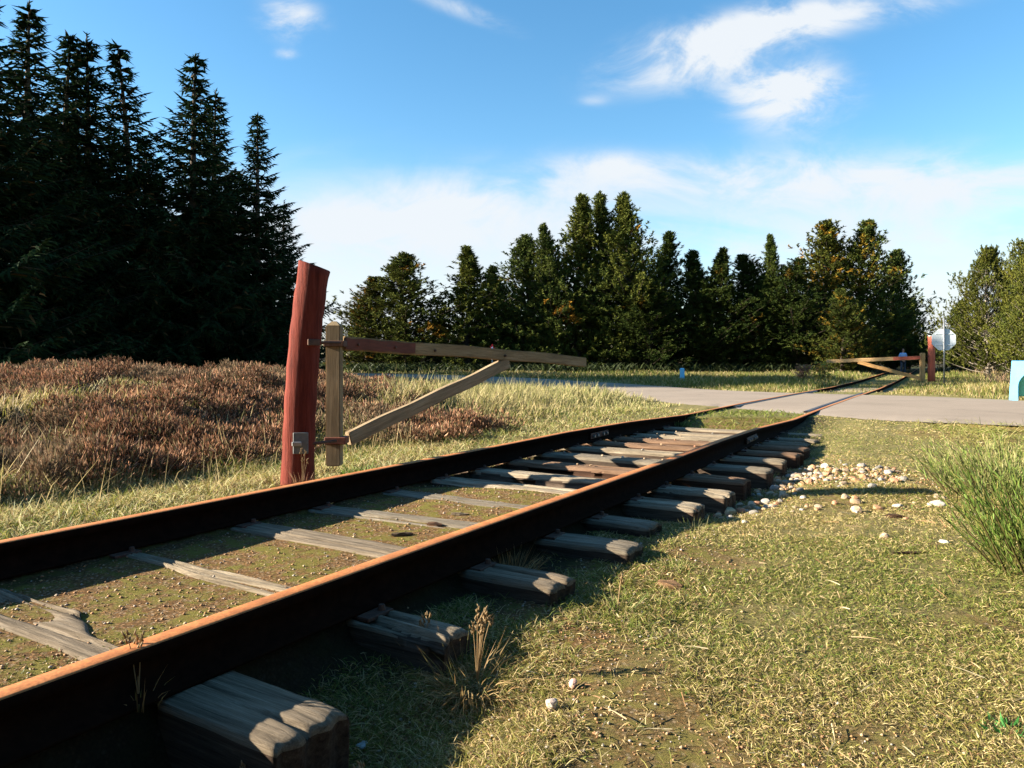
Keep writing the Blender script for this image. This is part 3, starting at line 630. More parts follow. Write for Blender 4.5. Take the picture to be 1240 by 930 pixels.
def make_spruce(H, Rm, seed, full=1.0):
    r = np.random.default_rng(seed); mb = MB()
    lean = r.normal(size=2)*.012
    mb.tube([(lean[0]*z*z/H, lean[1]*z*z/H, z) for z in np.linspace(-.3, H, 12)], [max(.012, .16*(1-z/H)**.9+.010) for z in np.linspace(0, H, 12)], 8)
    P = []; D = []; Ls = []; Ws = []; Dr = []
    z = .5
    while z < H-.15:
        f = z/H; Lb = Rm*((1-f)**1.08)*(.62+.38*min(1, f*5+.4))*(1+.10*math.sin(z*2.1+seed))+.07
        nb = int(5+3*(1-f)+r.random()*2)
        a0 = r.random()*6.28
        for k in range(nb):
            if r.random() > full: continue
            a = a0+k*2*math.pi/nb+r.normal()*.25; Lk = Lb*(.42+.72*r.random()**.8); up = .62*f-.02+r.normal()*.13
            bx_ = np.array([math.cos(a), math.sin(a), up]); bx_ /= np.linalg.norm(bx_); o_ = np.array([lean[0]*z*z/H, lean[1]*z*z/H, z+r.normal()*.08])
            ns = max(5, int(Lk/.085)); s = (np.arange(ns)+.6)/ns
            sag = -.11*np.sin(s*math.pi)*Lk*(1-f)+.14*s**3*Lk
            pts_ = o_+bx_*s[:, None]*Lk; pts_[:, 2] += sag
            if Lk > .35: mb.tube([tuple(o_)]+[tuple(pts_[int(q)]) for q in (ns*.3, ns*.6, ns-1)], [.028*(1-f)+.008, .02*(1-f)+.006, .012, .005], 4, cap=False)
            side = np.array([-math.sin(a), math.cos(a), 0])
            for sg in (-1, 1):
                ln = (.50*(1-s)+.13)*(.5+.35*Lk)*(.7+.6*r.random(ns))
                ln = np.minimum(ln, .62)
                d = bx_*.75+side*sg*(.75+.2*r.random((ns, 1)))+np.array([0, 0, -.22])
                P.append(pts_); D.append(d); Ls.append(ln); Ws.append(np.full(ns, .060)); Dr.append(.15+.35*r.random(ns))
                # hanging twiglets on the side sprays
                m_ = ln > .16; q = pts_[m_]+(d/np.linalg.norm(d, axis=1, keepdims=True))[m_]*(ln[m_]*.5)[:, None]
                P.append(q); D.append(bx_*.55+side*sg*.15+np.array([0, 0, -.7])+r.normal(size=(len(q), 3))*.2); Ls.append(ln[m_]*.55); Ws.append(np.full(len(q), .05)); Dr.append(np.full(len(q), .2))
            P.append(pts_[-2:]+0); D.append(np.tile(bx_+np.array([0, 0, .1]), (2, 1))); Ls.append([.22, .26]); Ws.append([.05, .05]); Dr.append([0, 0])
            P.append(pts_); D.append(bx_+r.normal(size=(ns, 3))*.22); Ls.append(np.full(ns, .17)); Ws.append(np.full(ns, .05)); Dr.append(np.zeros(ns))
        z += .17+.10*(1-f)+.14*f+.12*r.random()
    zt = np.linspace(H-1.0, H, 26); P.append(np.stack([lean[0]*zt*zt/H, lean[1]*zt*zt/H, zt], 1)); D.append(r.normal(size=(26, 3))*.35+np.array([0, 0, 1.1])); Ls.append(np.full(26, .15)); Ws.append(np.full(26, .035)); Dr.append(np.zeros(26))
    P = np.concatenate(P); D = np.concatenate(D); Ls = np.concatenate(Ls); Ws = np.concatenate(Ws); Dr = np.concatenate(Dr)
    n = len(P); v = r.random((n, 1)); base = np.array([[.009, .020, .009]])*(1-v)+np.array([[.022, .040, .014]])*v
    br = (r.random((n, 1)) < .05); base = np.where(br, np.array([[.085, .055, .025]]), base)
    return mb.mesh('trunk'), blades_mesh('crown', P, D, Ls, Ws, base*1.2, base*.85, droop=Dr)
def make_pine(H, Rm, seed, cone=.7, low=.06, tufts=1.0, bare=False, colA=(.034, .052, .015), colB=(.100, .108, .024), colC=(.21, .115, .02), orange=.015):
    r = np.random.default_rng(seed); mb = MB()
    ph = r.random()*6
    tx = lambda z: (.12*math.sin(z*.5+ph)*z/H*2, .12*math.cos(z*.43+ph)*z/H*2)
    zz_ = np.linspace(-.3, H*.97, 14); mb.tube([(*tx(z), z) for z in zz_], [max(.02, .15*(1-max(z, 0)/H)+.02) for z in zz_], 8)
    P = []; D = []; Ls = []; tone = []
    nb = int(21*H*tufts)
    for k in range(nb):
        f = low+(1-low)*((k+r.random())/nb)**1.0; z = f*H
        prof = ((1-f)**cone)*min(1, .45+f*2.2); Lk = Rm*prof*(.45+.62*r.random())*(1+.20*math.sin(f*15+ph)*(1-f))*(1+.30*math.sin(2*k*2.39996+5*f+ph))+.08
        a = k*2.39996+r.normal()*.3; up = .25+.95*f**1.5+r.normal()*.12
        d = np.array([math.cos(a), math.sin(a), up]); d /= np.linalg.norm(d); o_ = np.array([*tx(z), z-.25*Lk*(1-f)])
        pts_ = [o_+d*Lk*s+np.array([0, 0, .25*Lk*s*s]) for s in (0, .35, .7, 1)]
        mb.tube([tuple(p) for p in pts_], [.03*(1-f)+.012, .022*(1-f)+.01, .012, .006], 5, cap=False)
        bt = r.random() < orange; tn = r.random()
        s0 = .62 if bare else .30
        nt_ = int((4+5.0*Lk))
        for q in range(nt_):
            s = s0+(1-s0)*((q+r.random())/nt_); c0 = o_+d*Lk*s+np.array([0, 0, .25*Lk*s*s])+r.normal(size=3)*np.array([.22, .22, .20])*(.35+.5*Lk)*.58*(.35+s)
            ax = d*.35+np.array([0, 0, .9])+r.normal(size=3)*.30; ax /= np.linalg.norm(ax)
            m_ = 17; off = r.random((m_, 1))*.32
            P.append(c0+ax*off); D.append(ax*(.85)+r.normal(size=(m_, 3))*.50); Ls.append(.12+.09*r.random(m_)); tone.append(np.full(m_, (2+tn) if (bt and r.random() < .8) else tn*.7+.3*r.random()))
    P = np.concatenate(P); D = np.concatenate(D); Ls = np.concatenate(Ls); tone = np.concatenate(tone)[:, None]
    cA, cB, cC = (np.array([c]) for c in (colA, colB, colC)); n = len(P)
    base = np.where(tone > 1.5, cC*(.6+.6*(tone-2)), cA*(1-np.clip(tone, 0, 1))+cB*np.clip(tone, 0, 1)); base = base*(.8+.4*r.random((n, 1)))
    return mb.mesh('trunk'), blades_mesh('crown', P, D, Ls, np.full(n, .048), base*1.15, base*.8)
def tree(name, meshes, x, y, s, rz, label, group, tint=(1, 1, 1), bark='bark', sz=None):
    t_ = thing(name, label, 'tree', (x, y, gz(x, y)-.05), rz, group); t_.scale = (s, s, sz or s)
    a = obj('trunk', meshes[0], M[bark], t_); b = obj('crown', meshes[1], M['needle'], t_); b.color = (*tint, 1); return t_
SP = [make_spruce(13.0, 3.1, 1), make_spruce(13.0, 2.7, 2), make_spruce(13.0, 2.9, 3)]
gS = 'tall dark spruces on the left'
def at_px(px_, Y): return (px_-620)*Y/900
spr = [  # px, distance, px of top, variant, label
 (-35, 27.5, -60, 0, 'tallest spruce, cut by the left edge and the top of the photo'),
 (30, 29.5, 0, 1, 'tall spruce whose tip touches the top edge near the left corner'),
 (72, 31.0, 30, 2, 'dense spruce second from the left corner with a ragged tip'),
 (108, 32.0, 38, 1, 'slim pale topped spruce rising between two denser ones'),
 (166, 33.5, 64, 2, 'spruce with a see-through top left of the broadest spruce'),
 (232, 34.5, 62, 0, 'broad spruce with a sharp tip, second from the right of the dark group'),
 (257, 37.0, 108, 1, 'lower spruce tip tucked behind the right shoulder of the broad one'),
 (312, 35.5, 132, 2, 'smallest separate spruce at the right end of the dark group beside the red post'),
]
for i, (px_, Y, py_, v, lab) in enumerate(spr):
    x = at_px(px_, Y); g = gz(x, Y); H = 1+(430-py_)*Y/900-g
    tree('spruce_tree', SP[v], x, Y, H/13.0*(1.68 if i != 7 else 1.55), i*1.3, lab, gS, sz=H/13.0)
back = [(-24, 30.5, 12), (-20.5, 34, 12.5), (-17.5, 37, 12), (-14.5, 38.5, 11), (-12.2, 39.5, 9.5), (-22, 38, 12), (-17, 42, 11), (-28, 33, 13), (-24, 44, 13), (-20, 47, 11.5), (-29, 47, 14), (-33, 43, 14), (-13.8, 35.6, 8), (-16.4, 33.6, 9), (-18.7, 31.8, 9)]
for i, (x, y, H) in enumerate(back):
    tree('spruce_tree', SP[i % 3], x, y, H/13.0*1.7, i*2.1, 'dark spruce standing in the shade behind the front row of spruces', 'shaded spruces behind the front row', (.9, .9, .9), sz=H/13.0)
# trees left of the frame whose shadows stripe the road
for i, (x, y, H) in enumerate([(-24.5, 26.0, 12.5), (-28, 28.5, 13)]):
    tree('spruce_tree', SP[i % 3], x, y, H/13.0, i*2.7, 'spruce of the row continuing beyond the left edge', 'spruces beyond the left edge', sz=H/13.0)
# unseen spruces added behind and right of the viewpoint to block sky light
for i in range(16):
    x, y = [(-16, -13), (-11.5, -11), (-7.5, -12), (-3.5, -10.5), (.5, -11.5), (4.5, -10), (8.5, -11), (12.5, -9.5), (16.5, -8), (20, -4.5), (22, -.5), (24, 4), (26, 8), (-20, -14), (2, -15), (10, -15)][i]
    tree('spruce_tree', SP[i % 3], x, y, 1.35, i*1.9, 'added unseen spruce behind the viewpoint, blocking sky light', 'added spruces blocking sky light', sz=1.05+.1*(i % 3))
PN = [make_pine(12, 3.6, 11, cone=.8), make_pine(12, 3.2, 12, cone=1.0), make_pine(12, 3.2, 13, cone=1.05), make_pine(12, 3.4, 14, cone=.82, orange=.17, colC=(.23, .15, .025)), make_pine(10, 4.2, 15, cone=.62, low=.07, bare=True, tufts=1.25, orange=.0)]
gP = 'pines across the road'
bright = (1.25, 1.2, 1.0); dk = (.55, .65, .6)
pin = [ # px, Y, top px, width factor, variant, tint, label
 (490, 56, 309, 1.08, 0, (1.15, 1.1, 1), 'round topped pine, leftmost of the pines across the road'),
 (446, 57, 338, .95, 3, (1.1, .9, .8), 'low brownish pine leaning on the left side of the leftmost round one'),
 (566, 55, 303, .98, 1, bright, 'bright green pine just left of the gap above the gate arm end'),
 (604, 60, 325, .8, 2, dk, 'dark low pine filling the notch right of the bright green pine'),
 (640, 57, 288, .95, 0, (.9, 1, 1), 'pine with a flat shoulder left of the three tall tips'),
 (664, 55, 276, .68, 1, (1.0, 1.05, 1), 'narrow pine with a pointed tip above the flat shoulder'),
 (700, 56, 243, .82, 1, bright, 'left one of the three tallest pines in the middle'),
 (733, 57, 240, .72, 2, (1.15, 1.15, 1), 'middle one of the three tallest pines'),
 (762, 55, 238, .78, 1, bright, 'right one of the three tallest pines, with the highest tip'),
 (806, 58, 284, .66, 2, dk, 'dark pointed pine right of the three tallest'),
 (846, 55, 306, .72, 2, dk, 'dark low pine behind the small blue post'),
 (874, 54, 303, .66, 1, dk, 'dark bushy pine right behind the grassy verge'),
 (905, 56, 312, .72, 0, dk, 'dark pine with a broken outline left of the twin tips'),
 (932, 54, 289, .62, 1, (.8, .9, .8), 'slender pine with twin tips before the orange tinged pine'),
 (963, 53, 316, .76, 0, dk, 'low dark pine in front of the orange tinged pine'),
 (998, 58, 273, .88, 3, (1.3, 1.15, .9), 'tall pine with orange and yellow needles'),
 (1044, 57, 271, .82, 3, (1.05, 1.1, 1), 'tall green pine right of the orange tinged one'),
 (1082, 60, 306, .82, 0, (.9, 1, 1), 'rightmost pine before the gap of sky'),
 (1020, 50, 352, .75, 3, (1.1, 1.1, 1), 'low yellowish pine above the far gate'),
 (785, 53.5, 338, .85, 0, dk, 'low dark pine in shade under the three tallest'),
 (1100, 66, 362, .75, 2, dk, 'small dark pine closing the left side of the gap'),
]
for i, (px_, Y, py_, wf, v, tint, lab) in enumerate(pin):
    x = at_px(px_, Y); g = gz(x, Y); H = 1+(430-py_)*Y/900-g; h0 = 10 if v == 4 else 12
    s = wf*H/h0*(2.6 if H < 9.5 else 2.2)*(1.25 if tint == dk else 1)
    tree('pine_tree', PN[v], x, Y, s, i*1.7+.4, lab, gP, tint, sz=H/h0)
for i in range(15):
    px_ = 440+i*46; Y = 64+(i % 3)*2.5; x = at_px(px_, Y)
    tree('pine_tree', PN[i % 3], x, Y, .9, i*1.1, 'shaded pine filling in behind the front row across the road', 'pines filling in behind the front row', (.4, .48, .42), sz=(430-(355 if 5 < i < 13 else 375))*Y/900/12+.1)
for i, (px_, Y, py_, s_, lab) in enumerate([
  (1196, 41, 306, 1.0, 'open crowned pine with pale bare branches behind the octagonal sign'),
  (1252, 36, 298, 1.0, 'pale green pine cut by the right edge'),
  (1226, 44, 332, .85, 'lower pine between the open crowned one and the right edge')]):
    x = at_px(px_, Y); g = gz(x, Y); H = 1+(430-py_)*Y/900-g
    tree('pine_tree', PN[4], x, Y, s_*H/10*1.0, i*2.2+1, lab, 'pines on the right', ((1.1, 1.0, .8), (1.5, 1.35, 1.1), (.8, .85, .8))[i], bark='palebark', sz=H/10)
for i in range(8):   # distant trees that close the gap along the line
    Y = 95+i*4; px_ = 1085+i*17; x = at_px(px_, Y)
    tree('pine_tree', PN[i % 3], x, Y, .8, i, 'distant small pine where the line disappears', 'distant pines at the end of the line', (.7, .8, .8), sz=(.44, .38, .34, .4, .36, .45, .5, .5)[i])
for i in range(9):   # right side backdrop low
    Y = 50+(i % 3)*4; px_ = 1165+i*24; x = at_px(px_, Y)
    tree('pine_tree', PN[i % 3], x, Y, .75, i, 'dark low pine in the thicket behind the right hand pines', 'thicket behind the right hand pines', (.6, .65, .55), sz=.40+.04*(i % 4))

# ------------------------------------------------------------------ grass, heather and other growth
def emit(name, P, Dd, Ln, W, base, tip, droop, mat, label, cat, kind='stuff'):
    me = blades_mesh(name, P, Dd, Ln, W, tip, base, droop=droop)
    o = obj(name, me, mat); return tag(o, label, cat, kind=kind)
def scatter(n, ymin, ymax, half=.80, power=1.0):
    """points whose density falls with distance from the viewpoint"""
    u = rng.random(n); Y = ymin*(ymax/ymin)**(u**power); X = (rng.random(n)*2-1)*half*(Y+.5); return X, Y
straw = np.array([.45, .35, .17]); gg = np.array([.125, .155, .028]); og = np.array([.225, .205, .05]); brn = np.array([.18, .105, .045])
def tint_mix(n, x, y, ws):
    """random blade colours; ws = weights for straw, green, olive, brown, shifted by patches"""
    p = vnoise(x, y, 1.3, 61, 2); g2 = vnoise(x, y, .6, 62, 2)
    W_ = np.stack([ws[0]*(.3+1.4*(1-p)), ws[1]*(.15+2.4*np.clip(g2-.35, 0, 1)*2), ws[2]*np.ones(n), ws[3]*(.4+1.2*(1-g2))], 1); W_ /= W_.sum(1, keepdims=True)
    k = (rng.random((n, 1)) > np.cumsum(W_, 1)).sum(1).clip(0, 3); c = np.stack([straw, gg, og, brn])[k]
    return c*(.7+.6*rng.random((n, 1)))
# short lawn
X, Y = scatter(560000, 1.2, 11.5, .80); X2_, Y2_ = scatter(330000, 1.3, 5.5, .74); X = np.concatenate([X, X2_]); Y = np.concatenate([Y, Y2_]); C = cdist(X, Y); patch = vnoise(X, Y, .8, 33, 2); dens = vnoise(X, Y, 3.1, 44, 2)
keep = (~in_road(X, Y-.10)) & (C > .85+.1*rng.random(len(X)))
bareP = (1-smooth01(np.abs(C-1.35), .1, .8))*(1-smooth01(Y, 3.4, 4.6))+.7*(1-smooth01(np.hypot(X-.5, Y-1.9), .3, .9))
thin = np.clip(.34+.9*smooth01(dens, .25, .6)-.62*bareP-.45*smooth01(patch, .60, .74), .03, 1)
keep &= rng.random(len(X)) < thin
X, Y, C = X[keep], Y[keep], C[keep]; n = len(X); Zg = ground_z(X, Y)
h = (.016+.030*rng.random(n)**1.6)*(1+.5*smooth01(vnoise(X, Y, .7, 71), .5, .8))*(1+.03*Y); h *= 1+2.2*smooth01(X-.30*Y, 2.0, 3.4)
a = rng.random(n)*6.28; lay = .35+1.5*rng.random(n); D = np.stack([np.cos(a)*lay, np.sin(a)*lay, np.ones(n)*.8], 1)
c_ = tint_mix(n, X, Y, (1.0, 1.1, 1.1, .22)); c_ = np.where((smooth01(X-.30*Y, 1.9, 3.2)[:, None] > rng.random((n, 1))*1.3), c_*.45+gg*.75, c_)
emit('lawn_grass', np.stack([X, Y, Zg-.003], 1), D, h*.95, .0014+.00040*Y, c_*.95, c_*1.2, .3, M['grass'], 'short yellowing grass on the flat ground right of the track', 'grass')
# moss and thin grass between the rails
X, Y = scatter(90000, 1.6, 12.3, .75); C = cdist(X, Y); dn = vnoise(X, Y, 2.6, 81, 2)
keep = (np.abs(C) < .72) & (rng.random(len(X)) < smooth01(dn, .42, .62)*.9+.04+(Y > 10.1)) & ((Y < 5.4) | (Y > 9.8)) & (~in_road(X, Y))
X, Y = X[keep], Y[keep]; n = len(X); a = rng.random(n)*6.28; D = np.stack([np.cos(a), np.sin(a), .6+rng.random(n)], 1)
c_ = tint_mix(n, X, Y, (.4, .9, 1.3, .25))*.85; h = np.where(Y > 10, .075, .013)*(.6+rng.random(n))
wz = (Y > 10.1)[:, None]; c_ = np.where(wz, c_*np.array([.8, 1.05, .6]), c_)
emit('moss_grass', np.stack([X, Y, ground_z(X, Y)-.002], 1), D, h, .0028+.0006*Y, c_*.8, c_, .2, M['grass'], 'low moss and grass growing in the gravel between the rails', 'moss')
# strip along the left rail
X, Y = scatter(200000, 2.2, 12.5, .85); C = cdist(X, Y)
keep = (C < -.81) & (C > -3.3) & (~in_road(X, Y)) & (X < 4)
fall = 1-smooth01(-C, 1.7+.5*vnoise(X, Y, 1.1, 91), 3.0); keep &= rng.random(len(X)) < .1+.9*fall
X, Y, C = X[keep], Y[keep], C[keep]; n = len(X); a = rng.random(n)*6.28; lay = .3+.9*rng.random(n); D = np.stack([np.cos(a)*lay, np.sin(a)*lay, np.ones(n)], 1)
h = (.025+.05*rng.random(n)**2)*(1+1.1*smooth01(-C, 1.1, 2.0)); c_ = tint_mix(n, X, Y, (1.3, .75, .8, .15))
c_ = np.minimum(c_*1.15, .5)
emit('verge_grass', np.stack([X, Y, ground_z(X, Y)-.004], 1), D, h*1.3, .0024+.0005*Y, c_*.8, c_*1.1, .35, M['grass'], 'pale short grass along the outside of the left rail', 'grass')
# tall grass left of the line, up to the road
X, Y = scatter(330000, 3.4, 30, .85, 1.0); C = cdist(X, Y); nz = vnoise(X, Y, .55, 95, 2); tf = vnoise(X, Y, 2.3, 96)
def heath_mask(X, Y):
    C = cdist(X, Y)
    m1 = smooth01(-X, 1.3, 2.6)*smooth01(-C, 2.5, 3.3)*(1-smooth01(Y, 18, 22))
    m1 = m1*smooth01(vnoise(X, Y, .8, 101, 2)+.10*smooth01(Y, 7, 10)-.35*np.exp(-((X+5.2)/1.1)**2-((Y-8.0)/1.0)**2), .34, .48)
    m2 = np.exp(-((X+1.55-.05*(Y-9))/.75)**2-((Y-9.6)/1.15)**2)*1.1+np.exp(-((X+.55)/.7)**2-((Y-8.4)/.55)**2)*1.5
    return np.clip(np.maximum(m1, m2*(-C > 1.9)), 0, 1)
hm = heath_mask(X, Y)
keep = (C < -1.7) & (~in_road(X, Y)) & (~in_road(X, Y+.3)) & (rng.random(len(X)) < (.25+.9*smooth01(tf, .3, .7))*(1-hm*(.80+.17*smooth01(Y, 6.5, 8)))) & (Y < 27) & ((Y < 24) | (X < 2))
X, Y, C = X[keep], Y[keep], C[keep]; n = len(X); tf = vnoise(X, Y, 2.3, 96); a = rng.random(n)*6.28+.0; lay = .12+.55*rng.random(n)
D = np.stack([np.cos(a)*lay+.10, np.sin(a)*lay, np.ones(n)], 1)
h = (.06+(.27+.16*smooth01(Y, 9, 13)*smooth01(-C, 3, 5))*smooth01(-C, 1.9, 3.6)*(.35+.65*rng.random(n)))*(.6+.7*tf)*(1-.35*smooth01(Y, 14, 24)+.25*smooth01(Y, 8, 12)*(1-smooth01(Y, 16, 20)))
c_ = tint_mix(n, X, Y, (1.5, .45, .75, .25)); far_ = smooth01(Y, 9, 14)[:, None]; c_ = c_*(1-.35*far_)+np.array([.33, .34, .15])*.35*far_
h = h*(1-.6*smooth01(-X, 2.2, 4.0)*smooth01(Y, 8, 10)*(1-smooth01(Y, 20, 24)))
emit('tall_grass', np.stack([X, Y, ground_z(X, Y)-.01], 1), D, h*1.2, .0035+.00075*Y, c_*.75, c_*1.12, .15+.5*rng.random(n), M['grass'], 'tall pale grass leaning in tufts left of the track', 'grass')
# a few long arching straws in front of the heather
n = 330; Y = 3.9+4.5*rng.random(n); X = cx(Y)-(2.3+1.6*rng.random(n)); a = rng.random(n)*6.28
la = rng.random(n)**1.5*.8; D = np.stack([np.cos(a)*la+.12, np.sin(a)*la, np.ones(n)], 1); c_ = straw*(.8+.4*rng.random((n, 1)))
emit('straw_stalks', np.stack([X, Y, ground_z(X, Y)], 1), D, .12+.36*rng.random(n)**1.5, .0048, c_, c_*1.1, .05+.45*rng.random(n)**2, M['grass'], 'long arching straw stalks sticking up before the heather', 'grass')
# heather
X, Y = scatter(16000, 4.2, 22, .95, 1.0); hm = heath_mask(X, Y); keep = (rng.random(len(X)) < hm) & (cdist(X, Y) < -2.0); X, Y = X[keep], Y[keep]
m_ = 84; n = len(X)
print('heather clumps', n)
cr = .07+.13*rng.random(n)
cr *= .75+.5*vnoise(X, Y, 1.9, 111)
hh = .06+.34*vnoise(X, Y, 1.6, 112, 2)**1.3+.05*smooth01(Y, 8, 14)
th_ = rng.random((n, m_))*6.28; ph_ = np.arccos(1-.92*rng.random((n, m_)))
dx = np.sin(ph_)*np.cos(th_); dy = np.sin(ph_)*np.sin(th_); dz = np.cos(ph_)
px_ = X[:, None]+dx*cr[:, None]*1.2; py_ = Y[:, None]+dy*cr[:, None]*1.2
gzz = ground_z(X, Y)[:, None]; pz_ = gzz-.02+hh[:, None]*(.25+.62*dz)*(.75+.4*rng.random((n, m_)))
D = np.stack([dx+rng.normal(size=dx.shape)*.35, dy+rng.normal(size=dx.shape)*.35, dz+.75], -1).reshape(-1, 3)
P = np.stack([px_, py_, pz_], -1).reshape(-1, 3); nn_ = len(P)
ct = vnoise(P[:, 0], P[:, 1], 1.0, 121, 2)[:, None]; rt = rng.random((nn_, 1))
rust = np.array([.40, .20, .11]); pk = np.array([.47, .28, .18]); dkb = np.array([.10, .06, .038]); olv = np.array([.15, .13, .06])
c_ = np.where(rt < .42, rust, np.where(rt < .60, pk, np.where(rt < .82, dkb, olv)))*(.65+.7*rng.random((nn_, 1))); ck = np.repeat(rng.random(n), m_)[:, None]; cs = np.repeat(smooth01(vnoise(X, Y, 1.15, 151, 2), .50, .62), m_)[:, None]
c_ = c_*(.6+.8*ct)*(.7+.6*ck); c_ = c_*(1-.55*cs)+np.array([.27, .215, .13])*.55*cs*(.6+.8*rng.random((nn_, 1)))
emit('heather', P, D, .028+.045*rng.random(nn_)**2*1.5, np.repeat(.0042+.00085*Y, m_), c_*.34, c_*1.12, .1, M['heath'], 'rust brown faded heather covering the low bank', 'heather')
# verge beyond the road and around the far gate
X, Y = scatter(260000, 11, 60, .80, .9); C = cdist(X, Y)
side = ((X-np.interp(Y, [q[1] for q in FAR], [q[0] for q in FAR])) > .05) & (Y > 6)
tr = (np.abs(C) < .95) & (Y < 70)
keep = side & (~in_road(X, Y)) & (~in_road(X-.3, Y)) & ((~tr) | (rng.random(len(X)) < .30)) & (rng.random(len(X)) < .35+.65*smooth01(vnoise(X, Y, .5, 131, 2), .3, .6)) & (~((np.abs(np.abs(C)-.76) < .12)))
keep &= (rng.random(len(X)) < 1-.75*smooth01(Y, 49, 54)); keep |= False
X, Y, C = X[keep], Y[keep], C[keep]; n = len(X); a = rng.random(n)*6.28; lay = .1+.5*rng.random(n); D = np.stack([np.cos(a)*lay, np.sin(a)*lay, np.ones(n)], 1)
tall = .10+.22*vnoise(X, Y, .45, 132, 2); dfr = X-np.interp(Y, [q[1] for q in FAR], [q[0] for q in FAR]); tall *= .4+.8*smooth01(dfr, .2, 3.0); tall *= np.where(np.abs(C) < 1.3, .35, 1); tall *= np.where((C > .9) & (C < 3), .6, 1)
c_ = tint_mix(n, X*.3, Y*.3, (.7, 1.5, .9, .15))
emit('far_verge_grass', np.stack([X, Y, ground_z(X, Y)-.01], 1), D, tall*(.6+.9*rng.random(n)), .005+.0006*Y, c_*.72, c_*.92, .25, M['grass'], 'uncut green and straw grass on the verge across the road', 'grass')
# dry brown weeds under the right hand pines and a dark undergrowth
X, Y = scatter(26000, 27, 52, .85); C = cdist(X, Y); keep = (X/Y > .56) & (vnoise(X, Y, .5, 141, 2) > .42) & (C > 4.2) ; X, Y = X[keep], Y[keep]; n = len(X); a = rng.random(n)*6.28; lay = .1+.7*rng.random(n)
D = np.stack([np.cos(a)*lay, np.sin(a)*lay, np.ones(n)], 1); c_ = (np.where(rng.random((n, 1)) < .6, [[.24, .15, .09]], [[.30, .22, .11]]))*(.7+.6*rng.random((n, 1)))
emit('dry_weeds', np.stack([X, Y, ground_z(X, Y)], 1), D, .35+.75*rng.random(n)*vnoise(X, Y, .4, 142), .035, c_*.8, c_, .1, M['grass'], 'brown dry weeds and brush at the foot of the right hand pines', 'weeds')
X = (rng.random(30000)*2-1)*46; Y = 50.5+18*rng.random(30000); C = cdist(X, Y); keep = (np.abs(C) > 2.2) & (~in_road(X, Y)) & (~in_road(X, Y-2)) & (X < 30); X, Y = X[keep], Y[keep]; n = len(X); a = rng.random(n)*6.28
D = np.stack([np.cos(a)*.7, np.sin(a)*.7, np.ones(n)], 1); c_ = np.array([.035, .048, .016])*(.6+.8*rng.random((n, 1)))
emit('undergrowth', np.stack([X, Y, ground_z(X, Y)], 1), D, .5+1.0*rng.random(n), .10, c_, c_, .3, M['grass'], 'dark undergrowth below the pines across the road', 'undergrowth')
# countable tufts
def tuft(x, y, nb, h, spread, cols_, label, name='grass_tuft', wd=.0035, seeds=False, lean=(0, 0), rad=.05, droop=.5, cat='grass tuft', z0=None):
    g = gz(x, y) if z0 is None else z0; n = nb; a = rng.random(n)*6.28; q = rng.random(n)**.6
    P = np.stack([np.cos(a)*rad*q, np.sin(a)*rad*q, np.full(n, -.01)], 1); lay = spread*(.2+rng.random(n))
    D = np.stack([np.cos(a)*lay+lean[0], np.sin(a)*lay+lean[1], np.ones(n)], 1)
    c = np.array(cols_)[rng.integers(0, len(cols_), n)]*(.75+.5*rng.random((n, 1)))
    me = blades_mesh('blades', P, D, h*(.45+.65*rng.random(n)), wd, c*1.1, c*.8, droop=droop*rng.random(n))
    t_ = thing(name, label, cat, (x, y, g)); obj('blades', me, M['grass'], t_)
    if seeds:
        mb = MB()
        for k in range(seeds):
            a = rng.random()*6.28; l_ = .25*rng.random(); p1 = Vector((math.cos(a)*l_*h+lean[0]*h*.5, math.sin(a)*l_*h+lean[1]*h*.5, h*(.95+.45*rng.random())))
            mb.tube([(0, 0, 0), tuple(p1*.55+Vector((0, 0, .02))), tuple(p1)], [.0016, .0014, .001], 5, cap=False)
            for q in range(6):
                pp = p1+Vector((rng.normal()*.004, rng.normal()*.004, -.006*q)); mb.tube([tuple(pp), tuple(pp+Vector((rng.normal()*.006, rng.normal()*.006, .012)))], [.0035, .001], 5)
        me = mb.mesh(); c3 = np.tile(np.array([.36, .25, .13]), (len(me.vertices), 1)); ca = me.color_attributes.new('Col', 'FLOAT_COLOR', 'POINT'); c4 = np.ones((len(me.vertices), 4), np.float32); c4[:, :3] = c3; ca.data.foreach_set('color', c4.ravel())
        obj('seed_stems', me, M['grass'], t_)
    return t_
dry = [(.36, .24, .10), (.42, .30, .14), (.22, .20, .07), (.28, .17, .07)]
tuft(-.11, 2.34, 460, .18, 1.7, dry, 'dry straw tuft with seed stems around the end of the second sleeper', seeds=9, rad=.13, wd=.0026, lean=(.25, -.3), droop=.8)
tuft(-.30, 2.52, 70, .10, .7, dry, 'small dry tuft left of the second sleeper end', seeds=4, rad=.05, wd=.0028)
tuft(.02, 3.42, 170, .17, .9, [(.40, .22, .09), (.46, .30, .14), (.25, .14, .06)], 'reddish straw tuft against the right rail in the middle of the photo', rad=.10, wd=.0035, lean=(.2, 0))
tuft(-.62, 1.78, 40, .12, .9, dry, 'sparse sunlit stalks left of the nearest sleeper end', rad=.06, wd=.003, seeds=2)
tuft(-.36, 1.80, 26, .10, .5, [(.30, .14, .07), (.38, .22, .10)], 'thin reddish stalks against the lit end of the nearest sleeper', rad=.03, wd=.0028, seeds=3)
tuft(-.98, 1.95, 26, .13, .8, dry, 'few sunlit dry stalks in the shade under the right rail', rad=.07, wd=.0026, seeds=3)
tuft(.42, 2.95, 60, .11, .9, [(.13, .17, .04), (.36, .30, .14)], 'green and straw tuft at the end of the third sleeper', rad=.06, wd=.0035, seeds=2)
tuft(.75, 3.45, 90, .08, 1.0, [(.13, .17, .04), (.30, .27, .10)], 'low green tuft below the fourth sleeper end', rad=.08, wd=.0035)
